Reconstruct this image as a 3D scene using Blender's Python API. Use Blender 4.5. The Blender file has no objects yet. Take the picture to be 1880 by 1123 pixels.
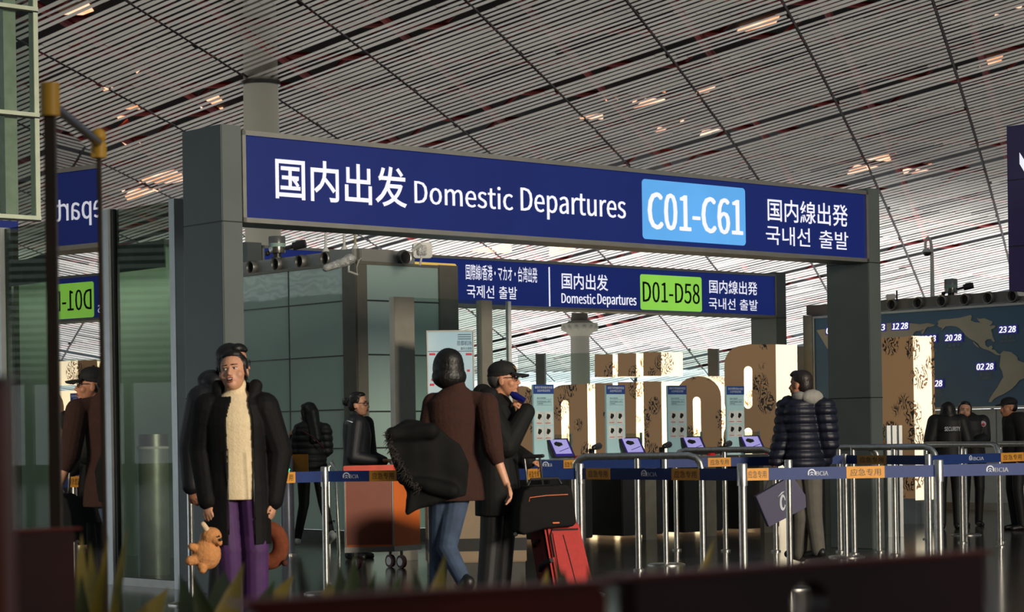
import bpy, bmesh, math, random
import numpy as np
from mathutils import Vector, Matrix, Euler
random.seed(7)
SC = bpy.context.scene
COL = SC.collection
R = math.radians

# ---------------------------------------------------------------- camera
FPX, CX, CY, ROLL, CAMH = 4000.0, 940.0, 804.0, R(0.9), 1.08
cam = bpy.data.cameras.new('camera')
cam.sensor_width = 36.0
cam.lens = FPX / 1880 * 36
cam.shift_y = (CY - 561.5) / 1880
cam.clip_end = 600
cam.clip_start = 0.05
cam.dof.use_dof = True
cam.dof.focus_distance = 20.0
cam.dof.aperture_fstop = 6.5
camo = bpy.data.objects.new('camera', cam)
COL.objects.link(camo)
c_, s_ = math.cos(ROLL), math.sin(ROLL)
camo.matrix_world = Matrix(((c_, s_, 0, 0), (0, 0, -1, 0), (-s_, c_, 0, CAMH), (0, 0, 0, 1)))
SC.camera = camo

# ---------------------------------------------------------------- world, daylight, exposure
SC.view_settings.view_transform = 'Standard'
SC.view_settings.look = 'None'
SC.view_settings.gamma = 1.0
SC.view_settings.exposure = 0.0
SC.view_settings.use_curve_mapping = False
world = bpy.data.worlds.new('world')
SC.world = world
world.use_nodes = True
world.node_tree.nodes['Background'].inputs[0].default_value = (0.80, 0.92, 1.0, 1)
world.node_tree.nodes['Background'].inputs[1].default_value = 0.16


def area_light(name, loc, target, sx, sy, power, color):
    l = bpy.data.lights.new(name, 'AREA')
    l.shape = 'RECTANGLE'
    l.size, l.size_y, l.energy, l.color = sx, sy, power, color
    o = bpy.data.objects.new(name, l)
    COL.objects.link(o)
    o.location = loc
    o.rotation_euler = (Vector(target) - Vector(loc)).to_track_quat('-Z', 'Y').to_euler()
    return o


# daylight from the glazed hall front behind and to the right of the camera
l_ = area_light('daylight_hall_front', (15.0, -4.0, 6.5), (-0.5, 17.0, 1.4), 6.0, 4.0, 540, (1.0, 0.88, 0.72))
l_.data.spread = R(50)
# added uplights near the floor, unseen by the camera, imitating bounced daylight on the slats
area_light('added_hall_uplight', (0, 82, 1.25), (0, 82, 10), 110, 60, 10500, (1.0, 0.97, 0.92))
l_ = area_light('added_far_uplight', (6, 119, 1.25), (6, 119, 10), 84, 30, 30000, (0.95, 0.97, 1.0))
l_.data.spread = R(80)


# ---------------------------------------------------------------- helpers: pixels to places
def ray(px, py):
    dx, dy = px - CX, CY - py
    return (dx * c_ + dy * s_) / FPX, (-dx * s_ + dy * c_) / FPX


def W(px, py, d):
    u, v = ray(px, py)
    return Vector((u * d, d, CAMH + v * d))


def ground(px, d, py=900):
    p = W(px, py, d)
    return Vector((p.x, p.y, 0))


class Frame:
    """A vertical plane: a point, a horizontal direction e, the normal n towards the camera."""
    def __init__(self, p, e):
        self.p = Vector((p[0], p[1], 0))
        self.e = Vector((e[0], e[1], 0)).normalized()
        n = Vector((self.e.y, -self.e.x, 0))
        self.n = n if n.y < 0 else -n

    def tz(self, px, py, off=0.0):
        u, v = ray(px, py)
        r = Vector((u, 1, 0))
        q = self.p + self.n * off
        d = q.dot(self.n) / r.dot(self.n)
        h = r * d - q
        return h.dot(self.e), CAMH + v * d

    def t(self, px, py=700, off=0.0):
        return self.tz(px, py, off)[0]

    def P(self, t, z, off=0.0):
        q = self.p + self.e * t + self.n * off
        return Vector((q.x, q.y, z))

    def shifted(self, off):
        return Frame(self.p + self.n * off, self.e)


E1 = (0.752, 0.659)
E2 = (0.667, -0.745)


# ---------------------------------------------------------------- helpers: materials
def lin(c):
    return tuple(((x / 255 / 12.92) if x / 255 <= 0.04045 else ((x / 255 + 0.055) / 1.055) ** 2.4) for x in c[:3]) + (1,)


MATS = {}


def mat(name, c, rough=0.5, metal=0.0, emit=0.0, var=0.12, scale=8.0, bump=0.0, bscale=60.0, spec=0.5, coord='Object', c2=None, ior=None):
    if name in MATS:
        return MATS[name]
    m = bpy.data.materials.new(name)
    m.use_nodes = True
    nt = m.node_tree
    b = nt.nodes['Principled BSDF']
    tc = nt.nodes.new('ShaderNodeTexCoord')
    nz = nt.nodes.new('ShaderNodeTexNoise')
    nz.inputs['Scale'].default_value = scale
    nz.inputs['Detail'].default_value = 4
    nt.links.new(tc.outputs[coord], nz.inputs['Vector'])
    rp = nt.nodes.new('ShaderNodeValToRGB')
    L = lin(c)
    K = lin(c2) if c2 else tuple(min(1, x * (1 + var)) for x in L[:3]) + (1,)
    D = L if c2 else tuple(x * (1 - var) for x in L[:3]) + (1,)
    rp.color_ramp.elements[0].position = 0.35
    rp.color_ramp.elements[1].position = 0.65
    rp.color_ramp.elements[0].color = D
    rp.color_ramp.elements[1].color = K
    nt.links.new(nz.outputs['Fac'], rp.inputs['Fac'])
    nt.links.new(rp.outputs['Color'], b.inputs['Base Color'])
    b.inputs['Roughness'].default_value = rough
    b.inputs['Metallic'].default_value = metal
    b.inputs['Specular IOR Level'].default_value = spec
    if ior:
        b.inputs['IOR'].default_value = ior
    if emit:
        nt.links.new(rp.outputs['Color'], b.inputs['Emission Color'])
        b.inputs['Emission Strength'].default_value = emit
        if emit > 0.4:  # translucent film over lamps: little light is reflected
            nt.links.remove(b.inputs['Base Color'].links[0])
            b.inputs['Base Color'].default_value = tuple(x * 0.15 for x in L[:3]) + (1,)
    if bump:
        n2 = nt.nodes.new('ShaderNodeTexNoise')
        n2.inputs['Scale'].default_value = bscale
        nt.links.new(tc.outputs[coord], n2.inputs['Vector'])
        bp = nt.nodes.new('ShaderNodeBump')
        bp.inputs['Strength'].default_value = bump
        bp.inputs['Distance'].default_value = 0.02
        nt.links.new(n2.outputs['Fac'], bp.inputs['Height'])
        nt.links.new(bp.outputs['Normal'], b.inputs['Normal'])
    MATS[name] = m
    return m


def glass_mat(name, tint, keep=0.85, refl=1.0, rough=0.0):
    """Thin clear pane: mostly transparent, with a Fresnel reflection."""
    if name in MATS:
        return MATS[name]
    m = bpy.data.materials.new(name)
    m.use_nodes = True
    nt = m.node_tree
    nt.nodes.remove(nt.nodes['Principled BSDF'])
    out = nt.nodes['Material Output']
    tr = nt.nodes.new('ShaderNodeBsdfTransparent')
    nz = nt.nodes.new('ShaderNodeTexNoise')
    nz.inputs['Scale'].default_value = 1.5
    rp = nt.nodes.new('ShaderNodeValToRGB')
    L = lin(tint)
    rp.color_ramp.elements[0].color = tuple(x * keep for x in L[:3]) + (1,)
    rp.color_ramp.elements[1].color = tuple(min(1, x * keep * 1.05) for x in L[:3]) + (1,)
    nt.links.new(nz.outputs['Fac'], rp.inputs['Fac'])
    nt.links.new(rp.outputs['Color'], tr.inputs['Color'])
    gl = nt.nodes.new('ShaderNodeBsdfGlossy')
    gl.inputs['Roughness'].default_value = rough
    gl.inputs['Color'].default_value = (refl, refl, refl, 1)
    fr = nt.nodes.new('ShaderNodeFresnel')
    fr.inputs['IOR'].default_value = 1.5
    mx = nt.nodes.new('ShaderNodeMixShader')
    ge = nt.nodes.new('ShaderNodeNewGeometry')  # only the outer faces of a pane reflect
    inv = nt.nodes.new('ShaderNodeMath')
    inv.operation = 'SUBTRACT'
    inv.inputs[0].default_value = 1.0
    mu = nt.nodes.new('ShaderNodeMath')
    mu.operation = 'MULTIPLY'
    nt.links.new(ge.outputs['Backfacing'], inv.inputs[1])
    nt.links.new(fr.outputs[0], mu.inputs[0])
    nt.links.new(inv.outputs[0], mu.inputs[1])
    nt.links.new(mu.outputs[0], mx.inputs[0])
    nt.links.new(tr.outputs[0], mx.inputs[1])
    nt.links.new(gl.outputs[0], mx.inputs[2])
    nt.links.new(mx.outputs[0], out.inputs['Surface'])
    MATS[name] = m
    return m


# ---------------------------------------------------------------- helpers: objects
def put(name, me, m=None, parent=None, smooth=False):
    o = bpy.data.objects.new(name, me)
    COL.objects.link(o)
    if m is not None and not me.materials:
        me.materials.append(m)
    if smooth:
        me.polygons.foreach_set('use_smooth', [True] * len(me.polygons))
    if parent is not None:
        o.parent = parent
        if parent.type == 'EMPTY':
            o.matrix_parent_inverse = Matrix.Translation(-Vector(parent.location))
    return o


def thing(name, label, cat, loc=(0, 0, 0), group=None):
    o = bpy.data.objects.new(name, None)
    o.empty_display_size = 0.1
    COL.objects.link(o)
    o.location = loc
    o['label'] = label
    o['category'] = cat
    if group:
        o['group'] = group
    return o


def tag(o, label, cat, group=None, kind=None):
    o['label'] = label
    o['category'] = cat
    if group:
        o['group'] = group
    if kind:
        o['kind'] = kind
    return o


def struct(o, label, cat):
    o['kind'] = 'structure'
    o['label'] = label
    o['category'] = cat
    return o


def mesh_of(verts, faces, name='mesh'):
    me = bpy.data.meshes.new(name)
    me.from_pydata([tuple(v) for v in verts], [], faces)
    me.update()
    return me


class MB:
    def __init__(self):
        self.bm = bmesh.new()

    def hexa(self, pts):
        v = [self.bm.verts.new(p) for p in pts]
        for f in ((0, 3, 2, 1), (4, 5, 6, 7), (0, 1, 5, 4), (1, 2, 6, 5), (2, 3, 7, 6), (3, 0, 4, 7)):
            self.bm.faces.new([v[i] for i in f])
        return self

    def box(self, a, b):
        (x0, y0, z0), (x1, y1, z1) = a, b
        return self.hexa([(x0, y0, z0), (x1, y0, z0), (x1, y1, z0), (x0, y1, z0), (x0, y0, z1), (x1, y0, z1), (x1, y1, z1), (x0, y1, z1)])

    def slab(self, F, t0, t1, z0, z1, o0, o1):
        return self.hexa([F.P(t0, z0, o1), F.P(t1, z0, o1), F.P(t1, z0, o0), F.P(t0, z0, o0), F.P(t0, z1, o1), F.P(t1, z1, o1), F.P(t1, z1, o0), F.P(t0, z1, o0)])

    def cyl(self, p0, p1, r0, r1=None, n=16, cap=True):
        r1 = r0 if r1 is None else r1
        p0, p1 = Vector(p0), Vector(p1)
        d = (p1 - p0).normalized()
        a = d.orthogonal().normalized()
        b = d.cross(a)
        v0, v1 = [], []
        for i in range(n):
            k = math.cos(2 * math.pi * i / n) * a + math.sin(2 * math.pi * i / n) * b
            v0.append(self.bm.verts.new(p0 + k * r0))
            v1.append(self.bm.verts.new(p1 + k * r1))
        for i in range(n):
            j = (i + 1) % n
            self.bm.faces.new((v0[i], v0[j], v1[j], v1[i]))
        if cap:
            self.bm.faces.new(v0[::-1])
            self.bm.faces.new(v1)
        return self

    def tube(self, pts, r, n=12):
        """A swept tube along points with joined rings."""
        pts = [Vector(p) for p in pts]
        rings = []
        a = None
        for i, p in enumerate(pts):
            d = (pts[min(i + 1, len(pts) - 1)] - pts[max(i - 1, 0)]).normalized()
            a = d.orthogonal().normalized() if a is None else (a - d * a.dot(d)).normalized()
            b = d.cross(a)
            rr = r[i] if isinstance(r, (list, tuple)) else r
            rings.append([self.bm.verts.new(p + (math.cos(2 * math.pi * k / n) * a + math.sin(2 * math.pi * k / n) * b) * rr) for k in range(n)])
        for q, s in zip(rings, rings[1:]):
            for k in range(n):
                self.bm.faces.new((q[k], q[(k + 1) % n], s[(k + 1) % n], s[k]))
        self.bm.faces.new(rings[0][::-1])
        self.bm.faces.new(rings[-1])
        return self

    def lathe(self, prof, c=(0, 0, 0), n=24):
        rings = []
        for r, z in prof:
            rings.append([self.bm.verts.new((c[0] + r * math.cos(2 * math.pi * k / n), c[1] + r * math.sin(2 * math.pi * k / n), c[2] + z)) for k in range(n)])
        for q, s in zip(rings, rings[1:]):
            for k in range(n):
                self.bm.faces.new((q[k], q[(k + 1) % n], s[(k + 1) % n], s[k]))
        self.bm.faces.new(rings[0][::-1])
        self.bm.faces.new(rings[-1])
        return self

    def ell(self, c, r, rot=None, u=16, v=10):
        m3 = rot.to_matrix() if rot else Matrix.Identity(3)
        c = Vector(c)
        new, face = self.bm.verts.new, self.bm.faces.new
        rows = []
        for j in range(1, v):
            sj, cj = math.sin(math.pi * j / v), math.cos(math.pi * j / v)
            rows.append([new(c + m3 @ Vector((r[0] * sj * math.cos(2 * math.pi * i / u), r[1] * sj * math.sin(2 * math.pi * i / u), r[2] * cj))) for i in range(u)])
        t, b = new(c + m3 @ Vector((0, 0, r[2]))), new(c - m3 @ Vector((0, 0, r[2])))
        for i in range(u):
            k = (i + 1) % u
            face((t, rows[0][i], rows[0][k]))
            face((b, rows[-1][k], rows[-1][i]))
            for p, q in zip(rows, rows[1:]):
                face((p[i], q[i], q[k], p[k]))
        return self

    def cap(self, p0, p1, r0, r1=None, n=14):
        """A tapered capsule (for bodies, later fused by a voxel remesh)."""
        r1 = r0 if r1 is None else r1
        self.cyl(p0, p1, r0, r1, n)
        self.ell(p0, (r0, r0, r0), u=n, v=8)
        self.ell(p1, (r1, r1, r1), u=n, v=8)
        return self

    def prism(self, outline, F, o0, o1):
        """outline: (t, z) points on a frame, extruded from o0 to o1 along the normal."""
        a = [self.bm.verts.new(F.P(t, z, o1)) for t, z in outline]
        b = [self.bm.verts.new(F.P(t, z, o0)) for t, z in outline]
        n = len(a)
        self.bm.faces.new(a)
        self.bm.faces.new(b[::-1])
        for i in range(n):
            j = (i + 1) % n
            self.bm.faces.new((a[j], a[i], b[i], b[j]))
        return self

    def mesh(self, name='mesh', bevel=0.0, recalc=True):
        if recalc:
            bmesh.ops.recalc_face_normals(self.bm, faces=self.bm.faces)
        if bevel:
            es = [e for e in self.bm.edges if len(e.link_faces) == 2 and e.calc_face_angle(0) > 0.6]
            bmesh.ops.bevel(self.bm, geom=es, offset=bevel, segments=2, affect='EDGES', clamp_overlap=True)
        me = bpy.data.meshes.new(name)
        self.bm.to_mesh(me)
        self.bm.free()
        return me

    def put(self, name, m, parent=None, smooth=False, bevel=0.0):
        o = put(name, self.mesh(name, bevel), m, parent)
        if smooth:
            o.data.set_sharp_from_angle(angle=R(40)) if hasattr(o.data, 'set_sharp_from_angle') else None
            o.data.polygons.foreach_set('use_smooth', [True] * len(o.data.polygons))
        return o


TXT = {}
try:  # the sans-serif lettering face that ships with Blender
    import os
    SANS = bpy.data.fonts.load(os.path.join(bpy.utils.system_resource('DATAFILES'), 'fonts', 'Noto Sans CJK Regular.woff2'))
except Exception:
    SANS = None


def co_get(me):
    v = np.empty(len(me.vertices) * 3, dtype=np.float32)
    me.vertices.foreach_get('co', v)
    return v.reshape(-1, 3).astype(np.float64)


def co_set(me, v):
    me.vertices.foreach_set('co', v.astype(np.float32).ravel())
    me.update()


def nrm_get(me):
    v = np.empty(len(me.vertices) * 3, dtype=np.float32)
    me.vertex_normals.foreach_get('vector', v)
    return v.reshape(-1, 3).astype(np.float64)



def text_shape(s, offset=0.0, shear=0.0):
    """Lettering as flat mesh data, fitted to a unit box."""
    k = (s, offset, shear)
    if k not in TXT:
        cu = bpy.data.curves.new('lettering', 'FONT')
        cu.body = s
        if SANS and ord(max(s)) < 256:
            cu.font = SANS
            cu.offset = 0
        cu.resolution_u = 3
        cu.offset = offset
        cu.shear = shear
        cu.fill_mode = 'BOTH'
        o = bpy.data.objects.new('lettering', cu)
        COL.objects.link(o)
        dg = bpy.context.evaluated_depsgraph_get()
        me = bpy.data.meshes.new_from_object(o.evaluated_get(dg))
        vs = [tuple(v.co) for v in me.vertices]
        fs = [tuple(p.vertices) for p in me.polygons]
        bpy.data.objects.remove(o)
        bpy.data.curves.remove(cu)
        bpy.data.meshes.remove(me)
        x0, x1 = min(v[0] for v in vs), max(v[0] for v in vs)
        y0, y1 = min(v[1] for v in vs), max(v[1] for v in vs)
        TXT[k] = ([((v[0] - x0) / (x1 - x0), (v[1] - y0) / (y1 - y0)) for v in vs], fs)
    return TXT[k]


def text(name, s, F, t0, t1, z0, z1, off, m, parent, offset=0.0, shear=0.0, flip=False, bold=0.0):
    vs, fs = text_shape(s, offset, shear)
    if bold:
        n, sh = len(vs), [(-bold, 0), (bold, 0), (0, bold * .5), (0, -bold * .5)]
        vs = [(a + dx, b + dy) for dx, dy in sh for a, b in vs]
        fs = [tuple(i + n * k for i in f) for k in range(4) for f in fs]
    me = mesh_of([F.P(t0 + (1 - a if flip else a) * (t1 - t0), z0 + b * (z1 - z0), off) for a, b in vs], fs, name)
    return put(name, me, m, parent)


def ptext(name, s, F, x0, x1, top, bot, off, m, parent, **k):
    """Lettering placed from pixels: left, right, top and bottom (both read at the left end unless (x, y))."""
    top = top if isinstance(top, tuple) else (x0, top)
    bot = bot if isinstance(bot, tuple) else (x0, bot)
    return text(name, s, F, F.t(x0, top[1], off), F.t(x1, top[1], off), F.tz(*bot, off)[1], F.tz(*top, off)[1], off, m, parent, **k)


def rrect(t0, t1, z0, z1, r, n=6):
    pts = []
    for cx, cz, a in ((t1 - r, z1 - r, 0), (t0 + r, z1 - r, 90), (t0 + r, z0 + r, 180), (t1 - r, z0 + r, 270)):
        for i in range(n + 1):
            b = R(a + 90 * i / n)
            pts.append((cx + r * math.cos(b), cz + r * math.sin(b)))
    return pts


def remesh(name, mb, voxel, m, parent=None, smooth=4, post=None):
    """Fuse overlapping shapes into one continuous surface."""
    me = mb.mesh(name, recalc=False)
    o = bpy.data.objects.new(name, me)
    COL.objects.link(o)
    md = o.modifiers.new('remesh', 'REMESH')
    md.mode = 'VOXEL'
    md.voxel_size = voxel
    if smooth:
        sm = o.modifiers.new('smooth', 'SMOOTH')
        sm.factor = 0.5
        sm.iterations = smooth
    dg = bpy.context.evaluated_depsgraph_get()
    me2 = bpy.data.meshes.new_from_object(o.evaluated_get(dg))
    bpy.data.objects.remove(o)
    bpy.data.meshes.remove(me)
    me2.name = name
    if post:
        post(me2)
    me2.materials.clear()
    return put(name, me2, m, parent, smooth=True)


# ---------------------------------------------------------------- materials in use
M_steel = mat('brushed_steel', (206, 204, 198), 0.32, 1.0, var=0.1, scale=30)
M_dsteel = mat('dark_steel', (92, 92, 88), 0.35, 0.9, var=0.1)
M_alu = mat('satin_aluminium', (152, 151, 145), 0.38, 0.75, var=0.06)
M_post = mat('bronze_grey_profile', (128, 124, 112), 0.42, 0.6, var=0.06)
M_pillar = mat('grey_green_painted_metal', (92, 100, 98), 0.45, 0.25, var=0.05, scale=3)
M_blue = mat('backlit_blue_film', (22, 40, 114), 0.35, emit=0.62, var=0.05, scale=2)
M_white = mat('backlit_white_film', (240, 240, 255), 0.4, emit=0.95, var=0.01)
M_lblue = mat('backlit_light_blue_film', (98, 176, 244), 0.35, emit=0.85, var=0.05, scale=2)
M_green = mat('backlit_green_film', (150, 222, 82), 0.35, emit=0.8, var=0.05, scale=2)
M_yellow = mat('backlit_yellow_film', (236, 196, 92), 0.35, emit=0.75, var=0.05)
M_black = mat('black_print', (22, 26, 20), 0.5, var=0.05)
M_rubber = mat('black_rubber', (24, 24, 24), 0.6, var=0.1)
M_plastic = mat('dark_plastic', (38, 38, 40), 0.4, var=0.1)
M_wplastic = mat('white_plastic', (214, 214, 208), 0.4, var=0.04)

# ================================================================ THE SETTING
# ---------------------------------------------------------------- floor
def floor_material():
    m = bpy.data.materials.new('polished_granite_floor')
    m.use_nodes = True
    nt = m.node_tree
    b = nt.nodes['Principled BSDF']
    tc = nt.nodes.new('ShaderNodeTexCoord')
    mp = nt.nodes.new('ShaderNodeMapping')
    mp.inputs['Rotation'].default_value[2] = R(41)
    br = nt.nodes.new('ShaderNodeTexBrick')
    br.offset = 0.0
    br.inputs['Scale'].default_value = 1.0
    br.inputs['Brick Width'].default_value = 0.9
    br.inputs['Row Height'].default_value = 0.9
    br.inputs['Mortar Size'].default_value = 0.006
    br.inputs['Color1'].default_value = lin((74, 72, 66))
    br.inputs['Color2'].default_value = lin((68, 66, 61))
    br.inputs['Mortar'].default_value = lin((38, 36, 32))
    nz = nt.nodes.new('ShaderNodeTexNoise')
    nz.inputs['Scale'].default_value = 90
    mx = nt.nodes.new('ShaderNodeMix')
    mx.data_type = 'RGBA'
    mx.blend_type = 'MULTIPLY'
    mx.inputs[0].default_value = 0.35
    nt.links.new(tc.outputs['Object'], mp.inputs[0])
    nt.links.new(mp.outputs[0], br.inputs['Vector'])
    nt.links.new(tc.outputs['Object'], nz.inputs['Vector'])
    nt.links.new(br.outputs['Color'], mx.inputs[6])
    nt.links.new(nz.outputs['Color'], mx.inputs[7])
    nt.links.new(mx.outputs[2], b.inputs['Base Color'])
    b.inputs['Roughness'].default_value = 0.14
    return m


fl = put('floor', mesh_of([(-90, -20, 0), (90, -20, 0), (90, 170, 0), (-90, 170, 0)], [(0, 1, 2, 3)]), floor_material())
struct(fl, 'dark polished granite floor of the departures hall', 'floor')

# ---------------------------------------------------------------- ceiling: slats on a curved, falling roof
CA, CLZ, CB = 2.40861649, -0.13094232, 1.27934638
CZ = (14.72771284, -8.16244655, -2.95222984, -0.91507061)
SW, PT, T0 = 0.39683862, -5.38561749, 35.26490961
ce = Vector((math.cos(CB), math.sin(CB), 0))
cl = Vector((math.cos(CA), math.sin(CA), 0))


def ceil_pt(s, t, up=0.0):
    q = (s - 90) / 50
    z = CZ[0] + CZ[1] * q + CZ[2] * q * q + CZ[3] * q ** 3 + t * CLZ
    p = ce * s + cl * t
    return Vector((p.x, p.y, z + up))


def project(p):
    u, v = p.x / p.y * FPX, (p.z - CAMH) / p.y * FPX
    return CX + u * c_ - v * s_, CY - (u * s_ + v * c_)


def ceil_hit(px, py, up):
    u, v = ray(px, py)
    det = ce.x * cl.y - ce.y * cl.x
    d = 40.0
    while d < 220:
        s = (u * d * cl.y - d * cl.x) / det
        t = (ce.x * d - ce.y * u * d) / det
        if CAMH + v * d >= ceil_pt(s, t, up).z:
            return s, t
        d += 0.25
    return s, t


M_slat = mat('satin_aluminium_ceiling_slat', (176, 172, 164), 0.42, 0.35, var=0.10, scale=0.35)
M_deck = mat('black_roof_deck', (12, 9, 8), 0.9, var=0.2, scale=0.3)
M_red = mat('red_painted_steel', (130, 26, 22), 0.5, 0.0, var=0.3, scale=0.5)
M_seam = mat('dark_ceiling_joint_profile', (26, 18, 17), 0.7)

dv, df = [], []
NS, NT = 24, 8
for i in range(NS + 1):
    for j in range(NT + 1):
        dv.append(ceil_pt(28 + 97 * i / NS, -16 + 100 * j / NT, 3.4))
for i in range(NS):
    for j in range(NT):
        k = i * (NT + 1) + j
        df.append((k, k + 1, k + NT + 2, k + NT + 1))
deck = put('ceiling', mesh_of(dv, df), M_deck)
struct(deck, 'high curved ceiling of pale metal slats under a dark roof', 'ceiling')

rng = random.Random(3)
pieces = []
for n in range(104, 311):
    if n % 29 in (1, 6):
        continue
    s = n * SW
    f = ((n - 136.4) / 13.65) % 1.0
    for k in range(-8, 8):
        for a, b in ((k, k + f), (k + f, k + 1)):
            if b - a < 0.04:
                continue
            ga = 0.012 if a == k else 0.001
            gb = 0.012 if b == k + 1 else 0.001
            ta, tb = T0 + (a + ga) * PT, T0 + (b - gb) * PT
            tilt = rng.gauss(0, 0.035) + (0.14 if rng.random() < 0.05 else 0)
            dz = rng.uniform(-0.008, 0.008)
            hw, th = 0.122, 0.006
            vs = []
            for t in (ta, tb):
                for ds, up in ((-hw, 0), (hw, 0), (hw, th), (-hw, th)):
                    vs.append(ceil_pt(s + ds, t, 0) + Vector((0, 0, up + dz + ds * tilt)))
            pm = [project(v) for v in (vs[0], vs[4])]
            x0, x1 = sorted((pm[0][0], pm[1][0]))
            y = (pm[0][1] + pm[1][1]) / 2
            show = max(0, min(x1, 1880) - max(x0, 0)) if 0 < y < 400 else 0
            show *= max(1.0, 500 - y)
            pieces.append((show, vs))
pieces.sort(key=lambda q: -q[0])
SF = [(0, 1, 5, 4), (1, 2, 6, 5), (2, 3, 7, 6), (3, 0, 4, 7), (0, 3, 2, 1), (4, 5, 6, 7)]
for show, vs in pieces[:300]:
    put('slat', mesh_of(vs, SF, 'slat'), M_slat, deck)
av, af = [], []
for show, vs in pieces[300:]:
    k = len(av)
    av += vs
    af += [tuple(i + k for i in q) for q in SF]
o = put('slat', mesh_of(av, af, 'slat'), M_slat, deck)
o['kind'] = 'stuff'

# joint profiles between the slat fields and red steel above them
for k in range(-7, 8):
    pts = [ceil_pt(42 + 82 * i / 14, T0 + k * PT, 0.07) for i in range(15)]
    MB().tube(pts, 0.045, 6).put('joint_profile', M_seam, deck)
for k in range(-6, 7):
    pts = [ceil_pt(42 + 82 * i / 14, T0 + (k + 0.18) * PT, 0.95) for i in range(15)]
    MB().tube(pts, 0.16, 8).put('roof_beam', M_red, deck)
for n in range(108, 312, 11):
    pts = [ceil_pt((n + 13.65 * (q - 1)) * SW, T0 + q * PT, 1.15) for q in (-6, -3, 0, 3, 6)]
    if pts[-1].y < 160:
        MB().tube(pts, 0.13, 8).put('roof_beam', M_red, deck)
# web members between the roof beams
mbw = []
for n in range(112, 300, 12):
    for k in range(-3, 7):
        a = ceil_pt(n * SW, T0 + (k + 0.18) * PT, 0.95)
        b = ceil_pt((n + 5) * SW, T0 + (k + 0.75) * PT, 3.2)
        mbw.append((a, b))
wb = MB()
for a, b in mbw:
    wb.cyl(a, b, 0.08, n=6)
o = wb.put('roof_web', M_red, deck)
o['kind'] = 'stuff'

# skylights in the roof deck, seen between the slats
M_sky = mat('sunlit_skylight', (255, 150, 96), 0.5, emit=1.9, c2=(255, 206, 176), scale=0.8)
for px, py, ls, lt in ((1120, 176, 1.6, 0.7), (1190, 183, 1.5, 2.2), (1085, 216, 1.2, 1.6), (1295, 166, 0.8, 1.2), (1230, 230, 1.0, 1.8), (1305, 240, 0.8, 1.4), (235, 205, 1.2, 1.8), (200, 160, 0.8, 1.0),
                       (262, 130, 0.8, 0.9), (385, 185, 1.4, 1.6), (400, 205, 1.0, 1.0), (240, 262, 1.4, 1.0), (300, 330, 2.4, 4.0), (260, 350, 2.0, 3.0), (1600, 300, 2.2, 3.0), (1680, 312, 1.2, 2.0),
                       (1850, 20, 0.9, 1.4), (1820, 110, 1.2, 1.2), (900, 462, 2.4, 3.6), (1040, 455, 2.0, 3.0), (1390, 45, 1.0, 2.4), (140, 20, 1.2, 2.0)):
    s, t = ceil_hit(px, py, 3.3)
    q = [ceil_pt(s + a * ls / 2, t + b * lt / 2, 3.32) for a, b in ((-.6, -1), (.8, -.7), (.5, 1), (-.9, .6))]
    put('skylight', mesh_of(q, [(0, 1, 2, 3)]), M_sky, deck)

# ---------------------------------------------------------------- glazed facades (daylight) and hall walls
M_day = mat('overcast_daylight_glazing', (232, 240, 250), 0.3, emit=2.6, var=0.03, scale=0.2)
M_wall = mat('grey_wall_cladding', (104, 104, 100), 0.6, var=0.06, scale=0.6)
fw = put('window_1', mesh_of([(-22, 137, 0.4), (60, 137, 0.4), (60, 137, 5.2), (-22, 137, 5.2)], [(0, 1, 2, 3)]), M_day)
struct(fw, 'far daylit glass facade below the end of the ceiling', 'window')
for i in range(12):
    x = -22 + 82 * i / 11
    MB().box((x - 0.1, 136.7, 0), (x + 0.1, 136.95, 5.2)).put('mullion', M_alu, fw)
lw = put('window_2', mesh_of([(-50, 0, 0.5), (-50, 85, 0.5), (-50, 85, 2.9), (-50, 0, 2.9)], [(0, 1, 2, 3)]), M_day)
struct(lw, 'side daylit glass facade reflected in the booth panes', 'window')
for i in range(29):
    y = 85 * i / 28
    MB().box((-49.95, y - 0.12, 0), (-49.7, y + 0.12, 2.9)).put('mullion', M_dsteel, lw)
for a, b in (((-50.3, 0, 0), (-50.05, 85, 0.5)),):
    MB().box(a, b).put('sill_wall', M_wall, lw)
wl = put('glow_wall_left', mesh_of([(-50.2, -10, 3.0), (-50.2, 85, 3.0), (-50.2, 85, 9.0), (-50.2, -10, 9.0)], [(0, 1, 2, 3)]), mat('added_glow_panel', (222, 236, 232), 0.4, emit=1.1, var=0.1, scale=0.2))  # glowing panel added for light from the left and for pane reflections
struct(wl, 'added glowing panel with louvres, out of view at the left', 'wall')
for i in range(26):  # louvres added for the dark lines they give in the reflections
    z_ = 3.0 + 0.23 * i
    MB().hexa([(-49.9, -10, z_), (-49.6, -10, z_ - .04), (-49.6, 85, z_ - .04), (-49.9, 85, z_), (-49.9, -10, z_ + .1), (-49.6, -10, z_ + .06), (-49.6, 85, z_ + .06), (-49.9, 85, z_ + .1)]).put('louvre', M_dsteel, wl)
wb_ = MB().box((-60, -20.4, 0), (60, -20, 9)).put('wall_back', M_wall)
struct(wb_, 'grey wall behind the cafe seating', 'wall')

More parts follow.
